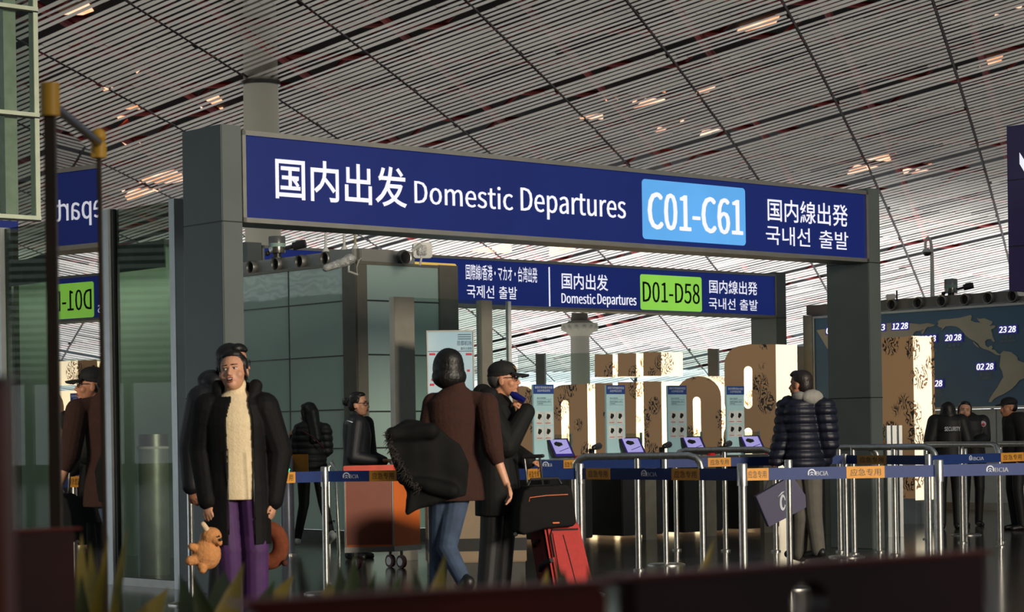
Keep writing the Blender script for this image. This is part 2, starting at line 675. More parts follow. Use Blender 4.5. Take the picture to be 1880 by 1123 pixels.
# round concrete columns
M_conc = mat('cream_column_cladding', (205, 200, 182), 0.6, var=0.03, scale=0.6)
cp = ground(481, 80, 300)
z = ceil_pt(*ceil_hit(481, 150, 0.0)).z
cb = thing('round_column', 'tall cream round column rising behind the big domestic sign', 'column', cp)
MB().lathe([(0.66, 0), (0.66, z - 3.2), (0.64, z - 0.2), (0.6, z + 3.0)], cp, 40).put('shaft', M_conc, cb, smooth=True)
MB().lathe([(0.72, z - 0.12), (0.72, z + 0.02)], cp, 40).put('collar', M_dsteel, cb, smooth=True)
cp = ground(1065, 60, 640)
cz = W(1065, 592, 60).z
cb = thing('capital_column', 'slim grey column with scalloped capital beside the Beijing letters', 'column', cp)
MB().lathe([(0.27, 0), (0.26, cz - 0.3), (0.24, cz - 0.28)], cp, 28).put('shaft', M_conc, cb, smooth=True)
o = MB().lathe([(0.27, cz - 0.38), (0.34, cz - 0.3), (0.46, cz - 0.2), (0.50, cz - 0.1), (0.50, cz - 0.03), (0.36, cz), (0.3, cz + 0.05)], cp, 32).put('capital', M_conc, cb, smooth=True)
sc_ = MB()
for i in range(14):
    a = 2 * math.pi * i / 14
    sc_.ell((cp.x + 0.44 * math.cos(a), cp.y + 0.44 * math.sin(a), cz - 0.14), (0.08, 0.08, 0.10), u=10, v=6)
sc_.put('scallops', M_conc, o, smooth=True)
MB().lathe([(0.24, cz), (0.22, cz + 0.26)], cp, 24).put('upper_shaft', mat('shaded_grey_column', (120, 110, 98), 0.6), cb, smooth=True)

# ================================================================ SIGN GATES
G1 = Frame(W(443, 320, 15.6), E1)
G2 = Frame(W(1183, 530, 30.2), E1)


def gate(F, xl, yl, xr, yr, zb, zt, name, label, pillar_w=0.175, depth=0.5):
    tl, tr = F.t(xl, yl), F.t(xr, yr)
    g = thing(name, label, 'sign', F.P((tl + tr) / 2, 0))
    MB().slab(F, tl, tr, zb, zt, -0.30, -0.02).put('sign_box', M_pillar, g)
    p = MB().slab(F, tl + 0.03, tr - 0.03, zb + 0.035, zt - 0.035, -0.02, 0.0).put('sign_face', M_blue, g)
    for a, b, c, d in ((tl, tr, zt - 0.035, zt), (tl, tr, zb, zb + 0.035), (tl, tl + 0.03, zb, zt), (tr - 0.03, tr, zb, zt)):
        MB().slab(F, a, b, c, d, -0.02, 0.02).put('frame_bar', M_alu, g)
    for t0, t1 in ((tl - pillar_w, tl), (tr, tr + pillar_w)):
        pl = MB().slab(F, t0, t1, 0, zt + 0.03, -depth, 0.01).put('pillar', M_pillar, g, bevel=0.006)
        MB().slab(F, t0 - 0.002, t1 + 0.002, zb - 0.004, zb + 0.004, -depth - 0.002, 0.012).put('panel_joint', M_black, pl)
        MB().slab(F, t0 - 0.002, t1 + 0.002, 1.40, 1.408, -depth - 0.002, 0.012).put('panel_joint', M_black, pl)
    return g, p


g, p = gate(G1, 443, 320, 1592, 420, 2.655, 3.315, 'departure_gate_sign', 'large blue overhead gate sign for domestic departures C01-C61')
ptext('lettering', '国内出发', G1, 505, 746, 287, 364, 0.004, M_white, p, offset=0.012)
ptext('lettering', 'Domestic', G1, 761, 941, (765, 330), (765, 373), 0.004, M_white, p, bold=0.003)
ptext('lettering', 'Departures', G1, 956, 1148, (956, 344), (1010, 403), 0.004, M_white, p, bold=0.003)
t0, z1 = G1.tz(1178, 328)
z0 = G1.tz(1178, 438)[1]
t1 = G1.t(1368, 400)
pl = MB().prism(rrect(t0, t1, z0, z1, 0.035), G1, 0.0, 0.004).put('number_plate', M_lblue, p)
ptext('lettering', 'C01-C61', G1, 1190, 1362, (1195, 352), (1195, 420), 0.008, M_white, pl, bold=0.009)
ptext('lettering', '国内線出発', G1, 1409, 1556, 363, 405, 0.004, M_white, p, offset=0.008)
ptext('lettering', '국내선', G1, 1406, 1487, 413, 448, 0.004, M_white, p, offset=0.004)
ptext('lettering', '출발', G1, 1504, 1557, 422, 455, 0.004, M_white, p, offset=0.004)

g, p = gate(G2, 480, 460, 1424, 540, 2.785, 3.425, 'departure_gate_sign', 'blue overhead sign for D01-D58 behind the glass booth', 0.22, 0.5)
ptext('lettering', '国際線/香港・マカオ・台湾出発', G2, 855, 986, 484, 513, 0.004, M_white, p, offset=0.006)
ptext('lettering', '국제선', G2, 857, 907, 522, 546, 0.004, M_white, p, offset=0.004)
ptext('lettering', '출발', G2, 916, 949, 525, 548, 0.004, M_white, p, offset=0.004)
t0, z1 = G2.tz(1007, 490)
z0 = G2.tz(1007, 562)[1]
MB().slab(G2, t0, t0 + 0.02, z0, z1, 0.0, 0.004).put('divider_line', M_white, p)
ptext('lettering', '国内出发', G2, 1031, 1116, 500, 530, 0.004, M_white, p, offset=0.01)
ptext('lettering', 'Domestic', G2, 1031, 1093, 537, 556, 0.004, M_white, p, bold=0.005)
ptext('lettering', 'Departures', G2, 1097, 1168, 539, (1117, 564), 0.004, M_white, p, bold=0.005)
t0, z1 = G2.tz(1175, 503)
z0 = G2.tz(1175, 568)[1]
t1 = G2.t(1288, 540)
pl = MB().prism(rrect(t0, t1, z0, z1, 0.035), G2, 0.0, 0.004).put('number_plate', M_green, p)
ptext('lettering', 'D01-D58', G2, 1180, 1284, 516, 554, 0.008, M_black, pl, bold=0.004)
ptext('lettering', '国内線出発', G2, 1302, 1390, 513, 538, 0.004, M_white, p, offset=0.008)
ptext('lettering', '국내선', G2, 1301, 1350, 546, 567, 0.004, M_white, p, offset=0.004)
ptext('lettering', '출발', G2, 1358, 1391, 549, 569, 0.004, M_white, p, offset=0.004)
t0, z1 = G2.tz(700, 474)
MB().prism(rrect(t0, G2.t(838, 500), z1 - 0.5, z1 - 0.02, 0.035), G2, 0.0, 0.004).put('number_plate', M_yellow, p)

# the edge of a purple sign panel at the right
PS = Frame(W(1862, 400, 21), (0.72, -0.69))
t0, zt = PS.tz(1848, 232)
zb = PS.tz(1857, 534)[1]
ps = thing('purple_sign', 'dark purple overhead sign panel cut by the right picture edge', 'sign', PS.P(t0 + 0.6, 0))
MB().slab(PS, t0, t0 + 1.6, zb, zt, -0.3, 0.0).put('sign_box', mat('dark_purple_panel', (44, 34, 72), 0.4, emit=0.18, var=0.05), ps)
zz = PS.tz(1870, 330)[1]
MB().slab(PS, t0, t0 + 1.6, zz, zz + 0.008, 0.0, 0.003).put('panel_joint', M_black, ps)
zz = PS.tz(1870, 452)[1]
MB().slab(PS, t0, t0 + 1.6, zz, zz + 0.008, 0.0, 0.003).put('panel_joint', M_black, ps)
ta, za = PS.tz(1872, 280)
MB().prism([(ta, za), (ta + 0.13, za - 0.2), (ta + 0.13, za - 0.32), (ta, za - 0.11)], PS, 0.0, 0.004).put('arrow', M_white, ps)
for q in (0.5, 1.3):
    MB().slab(PS, t0 + q, t0 + q + 0.12, 0, zb, -0.2, -0.08).put('support_post', M_pillar, ps)

# ================================================================ LEFT GLASS BOOTH
M_pane = mat('grey_green_booth_glass', (146, 168, 158), 0.04, var=0.05, scale=0.8, bump=0.09, bscale=2.2, ior=2.0, emit=0.10)  # weak emission added so the panes look lit from inside
BC = W(655, 600, 23.0)
BL = Frame(BC, E2)
BR = Frame(BC, E1)
bt = thing('glass_booth', 'grey-green glass booth with round air nozzles along its top', 'booth', (BC.x, BC.y, 0))
zg = BR.tz(690, 484)[1]
zf = BL.tz(652, 455)[1]
rows = [0.12, 1.0, BL.tz(560, 754)[1], BL.tz(560, 657)[1], BL.tz(560, 559)[1], zg]
cols_l = [BL.t(400, 650), BL.t(443, 650) + 0.0, BL.t(532, 650), BL.t(631, 650)]
for i in range(len(cols_l) - 1):
    for j in range(len(rows) - 1):
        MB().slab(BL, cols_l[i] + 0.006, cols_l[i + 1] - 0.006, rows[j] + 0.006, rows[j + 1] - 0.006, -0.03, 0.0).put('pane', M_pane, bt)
tr_ = BR.t(806, 640)
rows_r = [0.12, 1.0, BR.tz(700, 755)[1], BR.tz(700, 651)[1], BR.tz(700, 552)[1], zg]
for j in range(len(rows_r) - 1):
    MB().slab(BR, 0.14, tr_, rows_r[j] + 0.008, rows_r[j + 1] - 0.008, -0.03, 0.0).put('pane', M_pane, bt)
for j in range(1, len(rows) - 1):
    MB().slab(BL, cols_l[0], cols_l[-1], rows[j] - 0.006, rows[j] + 0.006, -0.02, 0.008).put('glazing_bar', M_dsteel, bt)
    MB().slab(BR, 0.14, tr_, rows_r[j] - 0.008, rows_r[j] + 0.008, -0.02, 0.008).put('glazing_bar', M_dsteel, bt)
for q in cols_l[1:-1]:
    MB().slab(BL, q - 0.006, q + 0.006, 0.1, zg, -0.02, 0.008).put('glazing_bar', M_dsteel, bt)
MB().slab(BL, cols_l[-1], 0.0, 0, zg + 0.02, -0.16, 0.01).put('corner_post', M_post, bt, bevel=0.004)
MB().slab(BR, 0.0, 0.14, 0, zg + 0.04, -0.16, 0.012).put('corner_post', M_post, bt, bevel=0.004)
MB().slab(BR, tr_, BR.t(840, 640), 0, zg + 0.02, -0.18, 0.03).put('end_post', M_post, bt, bevel=0.004)
MB().slab(BL, cols_l[0], 0.0, 0, 0.12, -0.06, 0.012).put('plinth', M_dsteel, bt)
MB().slab(BR, 0.0, tr_ + 0.1, 0, 0.12, -0.06, 0.012).put('plinth', M_dsteel, bt)
M_fascia = mat('grey_fascia_metal', (150, 149, 143), 0.42, 0.4, var=0.05, scale=2)
fa1 = MB().slab(BL, cols_l[0], 0.02, zg + 0.01, zf, -0.5, -0.05).put('fascia', M_fascia, bt, bevel=0.01)
fa2 = MB().slab(BR, -0.0, BR.t(768, 480), zg + 0.01, zf, -0.5, -0.05).put('fascia', M_fascia, bt, bevel=0.01)
MB().slab(BL, cols_l[0], 0.0, zg - 0.012, zg + 0.016, -0.05, 0.02).put('top_rail', M_post, bt)
MB().slab(BR, 0.0, tr_, zg - 0.012, zg + 0.016, -0.05, 0.02).put('top_rail', M_post, bt)
MB().slab(BR, 0.1, tr_ + 0.1, 0.1, zg, -1.6, -1.5).put('inner_wall', M_wall, bt)
M_hole = mat('dark_nozzle_throat', (14, 14, 14), 0.7)


def nozzle(F, t, z, r, parent, off=-0.05):
    """A round air jet: torus-like flared ring with a dark throat."""
    a = F.P(t, z, off)
    n = F.n
    o = MB()
    prof = [(1.0, 0.0), (1.02, 0.035), (0.93, 0.06), (0.80, 0.055), (0.70, 0.02), (0.66, -0.03)]
    u = Vector((0, 0, 1))
    e = F.e
    rings = []
    for k, h in prof:
        rings.append([o.bm.verts.new(a + n * h + (e * math.cos(2 * math.pi * i / 24) + u * math.sin(2 * math.pi * i / 24)) * r * k) for i in range(24)])
    for q, s in zip(rings, rings[1:]):
        for i in range(24):
            o.bm.faces.new((q[i], q[(i + 1) % 24], s[(i + 1) % 24], s[i]))
    ring = o.put('air_nozzle', M_alu, parent, smooth=True)
    d = MB()
    d.cyl(a + n * 0.002, a + n * 0.012, r * 0.7, n=20)
    d.put('throat', M_hole, ring)


zn = (zg + zf) / 2 + 0.005
for px in (466, 512, 556, 603):
    nozzle(BL, BL.t(px, 488, -0.05), zn, 0.078, fa1)
for px in (683, 739):
    nozzle(BR, BR.t(px, 470, -0.05), zn, 0.082, fa2)

# things standing or fixed on the booth
M_can = mat('polished_can_steel', (150, 148, 140), 0.22, 0.85, var=0.05)


def canister(px, py_base, py_top, d, w_px, label):
    """A steel water-cannon style sensor drum with a side lamp."""
    b = W(px, py_base, d)
    h = W(px, py_top, d).z - b.z
    r = w_px / 2 / FPX * d
    t = thing('sensor_drum', label, 'sensor', b)
    MB().lathe([(r * 0.95, 0.02), (r, 0.04), (r, h - 0.01), (r * 0.94, h)], b, 28).put('drum', M_can, t, smooth=True)
    MB().lathe([(r * 1.01, h * 0.42), (r * 1.01, h * 0.62)], b, 28).put('label_band', mat('green_grey_label', (150, 182, 170), 0.5), t, smooth=True)
    MB().lathe([(r * 0.5, -0.03), (r * 0.5, 0.03)], b, 16).put('stand', M_plastic, t, smooth=True)
    MB().lathe([(r * 0.85, -0.06), (r * 0.85, -0.028)], b, 16).put('foot', M_plastic, t, smooth=True)
    a = b + Vector((r, 0, h * 0.35))
    MB().cyl(a, a + Vector((r * 0.9, 0, 0.02)), 0.02, n=10).put('arm', M_plastic, t)
    q = a + Vector((r * 0.9, 0, 0.02))
    o = MB().cyl(q, q + Vector((r * 1.5, -0.02, 0.03)), 0.045, n=14).put('lamp_body', M_plastic, t)
    MB().cyl(q + Vector((r * 0.3, 0, 0.05)), q + Vector((r * 1.2, 0, 0.065)), 0.012, n=8).put('tube', M_alu, o)
    MB().ell(b + Vector((-r * 1.15, 0, 0.02)), (0.03, 0.03, 0.03)).put('knob', M_plastic, t)
    return t


canister(509, 468, 434, 24.3, 31, 'steel sensor drum with side lamp on the left glass booth')
for i, (px, ytop, ybase, lab) in enumerate(((598, 420, 460, 'leftmost thin white mast on the left glass booth'), (632, 420, 457, 'thin white mast with flared foot on the left glass booth'), (652, 420, 456, 'beige thin mast nearest the booth corner'))):
    a, b = W(px, ybase, 24.1), W(px, 395, 24.1)
    t = thing('mast', lab, 'mast', a)
    MB().cyl(a, b, 0.014, n=10).put('tube', M_wplastic if i < 2 else mat('beige_paint', (176, 166, 132), 0.5), t)
    MB().lathe([(0.045, -0.03), (0.04, 0.0), (0.016, 0.04)], a, 16).put('foot', M_wplastic, t, smooth=True)
# wrapped bullet camera on the corner
a = W(640, 478, 22.7)
t = thing('security_camera', 'grey bullet camera in a plastic wrap at the booth corner', 'camera', a)
M_wrap = mat('plastic_wrap_film', (176, 178, 176), 0.15, var=0.25, scale=22, bump=0.6, bscale=50)
b = W(598, 492, 22.6)
remesh('camera_housing', MB().cap(a, b, 0.055, 0.04).ell(a + Vector((0.01, 0, 0.015)), (0.07, 0.06, 0.06)), 0.012, M_wrap, t, 3)
MB().tube([a + Vector((0.0, 0.02, -0.03)), W(640, 498, 22.7), W(656, 504, 22.85)], 0.012, 8).put('bracket', M_wplastic, t)
MB().tube([W(656, 504, 22.85), W(655, 490, 22.8), W(659, 478, 22.85), W(663, 474, 22.9)], 0.004, 6).put('cable', M_wplastic, t)
# wrapped wall box camera on the right part of the booth
a = W(774, 459, 22.9)
t = thing('camera_box', 'white boxy device in clear wrap on the booth end', 'device', a)
FB = Frame(a, (1, 0.2))
MB().prism(rrect(-0.09, 0.11, a.z - 0.085, a.z + 0.08, 0.03), FB, -0.06, 0.02).put('case', M_wplastic, t)
MB().slab(FB, -0.05, 0.05, a.z - 0.06, a.z + 0.05, 0.02, 0.05).put('wrapped_body', M_wrap, t, bevel=0.012)
MB().cyl(a + Vector((-0.1, -0.04, -0.01)), a + Vector((0.0, -0.06, 0.06)), 0.018, n=10).put('arm', M_wplastic, t)
MB().cyl(a + Vector((-0.02, -0.02, -0.16)), a + Vector((0.0, -0.02, -0.07)), 0.012, n=8).put('stem', M_wplastic, t)

# ================================================================ GLASS SCREENS
M_clear = glass_mat('clear_pane', (232, 240, 236), 0.92)
M_tint = glass_mat('dark_tinted_pane', (206, 216, 206), 0.8, refl=0.22)
M_fpost = mat('fence_post_metal', (150, 146, 134), 0.4, 0.5, var=0.05)
# low screen in front of the left booth
FE = Frame(W(745, 600, 19.5), E1)
z = FE.tz(745, 545)[1]
ft = thing('glass_screen', 'clear glass screen with metal posts before the left booth', 'glass screen', FE.P(1.0, 0))
for a, b in ((726, 763), (886, 906)):
    MB().slab(FE, FE.t(a, 700), FE.t(b, 700), 0, z, -0.08, 0.0).put('post', M_fpost, ft, bevel=0.004)
MB().slab(FE, FE.t(764, 700), FE.t(885, 700), 0.1, z, -0.046, -0.034).put('pane', M_clear, ft)
MB().slab(FE, FE.t(907, 700), FE.t(938, 700), 0.1, z, -0.046, -0.034).put('pane', M_clear, ft)
MB().slab(FE, FE.t(938, 700), FE.t(943, 700), 0, z, -0.06, -0.02).put('edge_strip', mat('bright_edge_strip', (236, 238, 236), 0.25, 0.4), ft)

# poster stand in front of it
PF = Frame(W(826, 650, 19.0), (1, 0.12))
t0, zt = PF.tz(785, 609)
t1 = PF.t(869, 700)
po = thing('poster_stand', 'pale blue airport notice board behind the woman in brown', 'poster', PF.P((t0 + t1) / 2, 0))
bd = MB().slab(PF, t0, t1, 0.55, zt, -0.03, 0.0).put('board', mat('pale_blue_poster', (150, 186, 204), 0.35, emit=0.10, c2=(186, 208, 216), scale=1.6), po)
MB().slab(PF, t0, t1, zt, zt + 0.012, -0.035, 0.006).put('frame_bar', M_alu, bd)
MB().slab(PF, t0 - 0.01, t0, 0.55, zt + 0.012, -0.035, 0.006).put('frame_bar', M_alu, bd)
MB().slab(PF, t1, t1 + 0.01, 0.55, zt + 0.012, -0.035, 0.006).put('frame_bar', M_alu, bd)
M_ink = mat('grey_blue_print', (84, 104, 122), 0.6)
M_rink = mat('red_print', (196, 50, 70), 0.6)
ptext('lettering', '首都机场', PF, 839, 866, 625, 634, 0.003, M_ink, bd)
ptext('lettering', '服务示意图', PF, 846, 866, 637, 642, 0.003, M_ink, bd)
for y in (614, 618, 622):
    MB().slab(PF, PF.t(842), PF.t(866), PF.tz(842, y)[1] - 0.004, PF.tz(842, y)[1] + 0.004, 0, 0.003).put('print_line', M_ink, bd)
for xa, xb, y in ((789, 800, 650), (856, 867, 650), (858, 863, 680), (792, 798, 697), (789, 797, 706)):
    MB().slab(PF, PF.t(xa), PF.t(xb), PF.tz(xa, y + 2)[1], PF.tz(xa, y - 2)[1], 0, 0.003).put('print_mark', M_rink, bd)
MB().slab(PF, t0, t1, PF.tz(800, 645)[1] - 0.003, PF.tz(800, 645)[1] + 0.003, 0, 0.003).put('print_line', M_ink, bd)
MB().slab(PF, (t0 + t1) / 2 - 0.03, (t0 + t1) / 2 + 0.03, 0.03, 0.55, -0.03, 0.0).put('pole', M_steel, po)
MB().slab(PF, (t0 + t1) / 2 - 0.2, (t0 + t1) / 2 + 0.2, 0, 0.03, -0.2, 0.17).put('base', M_dsteel, po)

# tinted glass wall at the left
GL = Frame(W(205, 700, 16.8), E2)
zt = 2.89
gw = thing('glass_wall', 'tall dark tinted glass wall with white posts left of the gate', 'glass wall', GL.P(0, 0))
M_wpost = mat('white_aluminium_post', (196, 200, 198), 0.35, 0.4, var=0.04)
for a, b in ((-3, 8), (190, 207), (318, 329)):
    MB().slab(GL, GL.t(a, 700), GL.t(b, 700), 0, zt, -0.08, 0.02).put('post', M_wpost, gw, bevel=0.004)
for a, b in ((-60, -4), (9, 100), (100, 189), (208, 317)):
    MB().slab(GL, GL.t(a, 700), GL.t(b, 700), 0.06, zt - 0.01, -0.04, -0.02).put('pane', M_tint, gw)
MB().slab(GL, GL.t(-60, 700), GL.t(329, 700), 0, 0.06, -0.06, 0.0).put('bottom_rail', M_alu, gw)
MB().slab(GL, GL.t(208, 700), GL.t(212, 700), 0.06, zt, -0.03, 0.0).put('seal', M_black, gw)
# dark plant-room wall a little behind the tinted panes
GB = GL.shifted(-2.4)
o = MB().slab(GB, GB.t(-260), GB.t(322), 0, 2.95, -0.2, 0).put('wall_service', mat('olive_grey_cladding', (150, 162, 148), 0.6, var=0.05, scale=1))
struct(o, 'olive grey wall behind the tinted glass', 'wall')
LF = GL.shifted(-2.0)  # lamp added to light the wall seen through the tinted panes
lt_ = thing('added_wall_lamp', 'linear lamp added to brighten the wall behind the tinted glass', 'lamp', LF.P(LF.t(160), 2.9))
MB().slab(LF, LF.t(-60), LF.t(318), 2.88, 2.93, -0.06, 0.06).put('housing', M_alu, lt_)
MB().slab(LF, LF.t(-60), LF.t(318), 2.68, 2.93, 0.06, 0.075).put('shade_lip', mat('olive_lamp_lip', (120, 130, 118), 0.6), lt_)  # lip added to hide the added lamp from the camera
ld = bpy.data.lights.new('added_lamp_glow', 'AREA')
ld.shape = 'RECTANGLE'
ld.size, ld.size_y, ld.energy, ld.color = 3.6, 0.1, 90, (0.95, 1.0, 0.90)
lo_ = bpy.data.objects.new('added_lamp_glow', ld)
COL.objects.link(lo_)
lo_.parent = lt_
lo_.matrix_parent_inverse = Matrix.Translation(-Vector(lt_.location))
lo_.matrix_basis = Matrix.Translation(LF.P((LF.t(-60) + LF.t(318)) / 2, 2.87)) @ Matrix.Rotation(math.atan2(LF.e.y, LF.e.x), 4, 'Z') @ Matrix.Rotation(R(-25), 4, 'X')
b = W(281, 900, 18.0)
t = thing('bollard_bin', 'pale round bin behind the tinted glass wall', 'bin', (b.x, b.y, 0))
zb = W(281, 797, 18.0).z
MB().lathe([(0.13, 0), (0.13, zb - 0.12)], (b.x, b.y, 0), 28).put('body', mat('pale_bin_metal', (170, 176, 168), 0.4, 0.3), t, smooth=True)
MB().lathe([(0.135, zb - 0.12), (0.135, zb - 0.1)], (b.x, b.y, 0), 28).put('band', M_wplastic, t, smooth=True)
MB().lathe([(0.13, zb - 0.1), (0.13, zb)], (b.x, b.y, 0), 28).put('lid', M_alu, t, smooth=True)

# near glass panel with yellow-capped posts that mirrors the gate
al = R(92.0)
MR = Frame((0, 0), (math.cos(al), math.sin(al)))
MR.n = Vector((math.sin(al), -math.cos(al), 0))
MR.p = MR.n * -0.9
da, db = W(100, 700, 5.17), W(188, 700, 5.9)
ta, tb = (Vector((da.x, da.y, 0)) - MR.p).dot(MR.e), (Vector((db.x, db.y, 0)) - MR.p).dot(MR.e)
mg = thing('glass_barrier', 'near mirror-like glass panel between yellow-capped brown posts', 'glass barrier', MR.P((ta + tb) / 2, 0))
M_mirror = mat('mirror_tinted_glass', (20, 24, 26), 0.0, 0.0, var=0.02, spec=1.0, ior=3.2)
M_bpost = mat('dark_bronze_post', (70, 58, 46), 0.45, 0.5, var=0.1)
M_cap = mat('yellow_post_cap', (198, 150, 44), 0.5, var=0.08)
za, zb_ = W(100, 212, 5.17).z, W(188, 290, 5.9).z
pts = [MR.P(ta, 0.05, 0), MR.P(tb, 0.05, 0), MR.P(tb, zb_, 0), MR.P(ta, za, 0)]
pts2 = [q - MR.n * 0.012 for q in pts]
MB().hexa([pts[0], pts[1], pts2[1], pts2[0], pts[3], pts[2], pts2[2], pts2[3]]).put('pane', M_mirror, mg)
zc = W(104, 155, 5.17).z
MB().box((da.x - 0.014, da.y - 0.012, 0), (da.x + 0.012, da.y + 0.012, zc)).put('post', M_bpost, mg)
zd = W(186, 240, 5.9).z
MB().box((db.x - 0.004, db.y - 0.006, 0), (db.x + 0.006, db.y + 0.006, zd)).put('post', M_bpost, mg)
MB().cyl((da.x, da.y, W(104, 213, 5.17).z), (da.x, da.y, zc + 0.003), 0.023, n=18).put('cap', M_cap, mg, smooth=True)
MB().cyl((db.x, db.y, W(186, 290, 5.9).z), (db.x, db.y, W(186, 262, 5.9).z), 0.021, n=18).put('cap', M_cap, mg, smooth=True)
MB().ell((db.x, db.y, W(186, 250, 5.9).z), (0.021, 0.021, 0.022)).put('cap_ball', M_cap, mg, smooth=True)
MB().tube([(da.x + 0.01, da.y, W(118, 195, 5.17).z), (db.x, db.y, W(185, 262, 5.9).z)], 0.012, 10).put('top_rail', M_dsteel, mg)

# glazed upper storey at the top left
UL = Frame(W(72, 200, 22), E1)
zb0, zt0 = UL.tz(66, 402)[1], 6.2
ut = thing('glazed_upper_box', 'pale green framed glass box high at the upper left', 'glass box', UL.P(-1.2, 0))
M_gfr = mat('pale_green_frame', (226, 236, 208), 0.4, 0.2, var=0.05)
tR, tL = UL.t(72, 200), UL.t(-140, 200)
MB().slab(UL, tR - 0.05, tR, zb0, zt0, -0.1, 0).put('frame_post', M_gfr, ut)
MB().slab(UL, UL.t(17, 200), UL.t(40, 200), zb0, zt0, -0.22, -0.1).put('mullion', mat('pale_green_mullion', (246, 250, 232), 0.5), ut)
MB().slab(UL, UL.t(0, 200), UL.t(16, 200), zb0, zt0, -0.4, -0.3).put('mullion', mat('olive_mullion', (176, 182, 150), 0.5), ut)
M_upane = glass_mat('greenish_upper_pane', (226, 234, 228), 0.9)
zl = [zb0, UL.tz(66, 213)[1], UL.tz(66, 19)[1], zt0]
for zz in zl[:3]:
    MB().slab(UL, tL, tR, zz - 0.008, zz + 0.032, -0.06, 0.01).put('transom', M_gfr, ut)
    MB().slab(UL, tL, tR, zz - 0.022, zz - 0.008, -0.05, 0.005).put('shadow_gap', M_black, ut)
for a, b in zip(zl, zl[1:]):
    MB().slab(UL, tL, tR - 0.05, a + 0.03, b - 0.02, -0.03, -0.02).put('pane', M_upane, ut)
for tt in (tL + 0.1, tR - 0.08):
    MB().slab(UL, tt, tt + 0.06, 0, zb0 - 0.03, -0.5, -0.44).put('support_post', M_dsteel, ut)
t1_, z1_ = UL.tz(28, 407)
o = MB().slab(UL, tL, t1_, z1_ - 0.09, z1_, 0.02, 0.06).put('blue_strip_sign', M_blue, ut)

# ================================================================ RIGHT BOOTH WITH WORLD MAP
MP = Frame(W(1760, 650, 30), E2)
mb_ = thing('map_booth', 'booth wall with large blue world clock map at the right', 'booth', MP.P(0, 0))
tl, zt = MP.tz(1496, 590)
zbm = MP.tz(1760, 747)[1]
zt = MP.tz(1760, 567)[1]
tr = MP.t(2120, 650)
M_map = mat('dull_blue_map_panel', (62, 100, 130), 0.45, var=0.08, scale=1.2)
M_land = mat('warm_grey_land_relief', (176, 170, 150), 0.5, var=0.08, scale=2)
mp_ = MB().slab(MP, tl, tr, zbm, zt, -0.06, 0.0).put('map_panel', M_map, mb_)
MB().slab(MP, tl, tr, zt, zt + 0.03, -0.06, 0.02).put('frame_bar', M_alu, mb_)
MB().slab(MP, tl, tr, zbm - 0.03, zbm, -0.06, 0.02).put('frame_bar', M_alu, mb_)
MB().slab(MP, tl - 0.03, tl, zbm, zt + 0.03, -0.06, 0.02).put('frame_bar', M_alu, mb_)
MB().slab(MP, tl - 0.2, tl - 0.03, 0, zt + 0.05, -0.25, 0.03).put('end_post', M_post, mb_)
tt = tl
M_low = mat('pale_grey_wall_panel', (150, 156, 156), 0.35, var=0.05)
while tt < tr:
    MB().slab(MP, tt + 0.006, min(tt + 0.62, tr), 0.1, zbm - 0.035, -0.06, -0.02).put('wall_panel', M_low, mb_)
    tt += 0.63
MB().slab(MP, tl, tr, 0, 0.1, -0.08, -0.01).put('plinth', M_dsteel, mb_)
zf2 = MP.tz(1760, 540)[1]
fa = MB().slab(MP, tl - 0.2, tr, zt + 0.06, zf2, -0.6, -0.05).put('fascia', mat('warm_grey_fascia', (116, 110, 104), 0.45, 0.3, var=0.06, scale=2), mb_)
for px in (1640, 1688, 1732, 1774, 1817, 1862):
    nozzle(MP, MP.t(px, 552, -0.05), (zt + 0.06 + zf2) / 2 - 0.005, 0.085, fa)
# land masses as raised relief, drawn in picture pixels on the panel plane
SHAPES = {
    'north_america': [(1722, 590), (1728, 586), (1746, 585), (1764, 583), (1775, 580), (1783, 578), (1785, 581), (1783, 588), (1789, 591), (1800, 592), (1804, 596), (1797, 588), (1794, 584), (1800, 585), (1808, 584), (1816, 587), (1823, 590), (1822, 594), (1818, 598), (1824, 597), (1829, 598), (1826, 602), (1820, 605), (1822, 612), (1823, 618), (1826, 624), (1827, 627), (1824, 627), (1820, 622), (1813, 623), (1809, 627), (1810, 634), (1815, 638), (1818, 635), (1822, 634), (1823, 638), (1821, 641), (1827, 642), (1830, 646), (1834, 649), (1838, 650), (1836, 652), (1829, 651), (1822, 646), (1814, 642), (1806, 640), (1800, 636), (1796, 630), (1790, 626), (1782, 622), (1774, 616), (1768, 608), (1762, 602), (1756, 599), (1746, 598), (1737, 599), (1732, 604), (1728, 607), (1731, 602), (1725, 600), (1722, 597), (1724, 594)],
    'south_america': [(1838, 649), (1843, 644), (1850, 645), (1857, 646), (1862, 650), (1868, 655), (1869, 661), (1876, 664), (1886, 667), (1893, 672), (1890, 684), (1882, 694), (1872, 698), (1866, 706), (1858, 714), (1850, 719), (1842, 724), (1832, 728), (1826, 732), (1821, 738), (1816, 738), (1818, 732), (1824, 722), (1832, 711), (1838, 700), (1843, 692), (1841, 682), (1836, 672), (1837, 662), (1838, 655)],
    'east_asia': [(1500, 606), (1540, 600), (1600, 596), (1640, 592), (1672, 593), (1690, 595), (1704, 593), (1718, 596), (1714, 599), (1704, 600), (1700, 604), (1697, 610), (1694, 614), (1692, 609), (1697, 604), (1690, 607), (1682, 608), (1678, 612), (1676, 620), (1664, 632), (1640, 650), (1600, 660), (1560, 650), (1520, 640)],
    'baja_peninsula': [(1787, 626), (1790, 629), (1796, 635), (1798, 638), (1794, 636), (1788, 630)],
}
for k, poly in SHAPES.items():
    MB().prism([MP.tz(*q) for q in poly], MP, 0.0, 0.012).put('land_relief', M_land, mp_)
M_digit = mat('clock_digit_light', (236, 236, 255), 0.4, emit=1.5, var=0.01)
M_clk = mat('violet_clock_screen', (52, 44, 150), 0.3, emit=0.45, var=0.05)
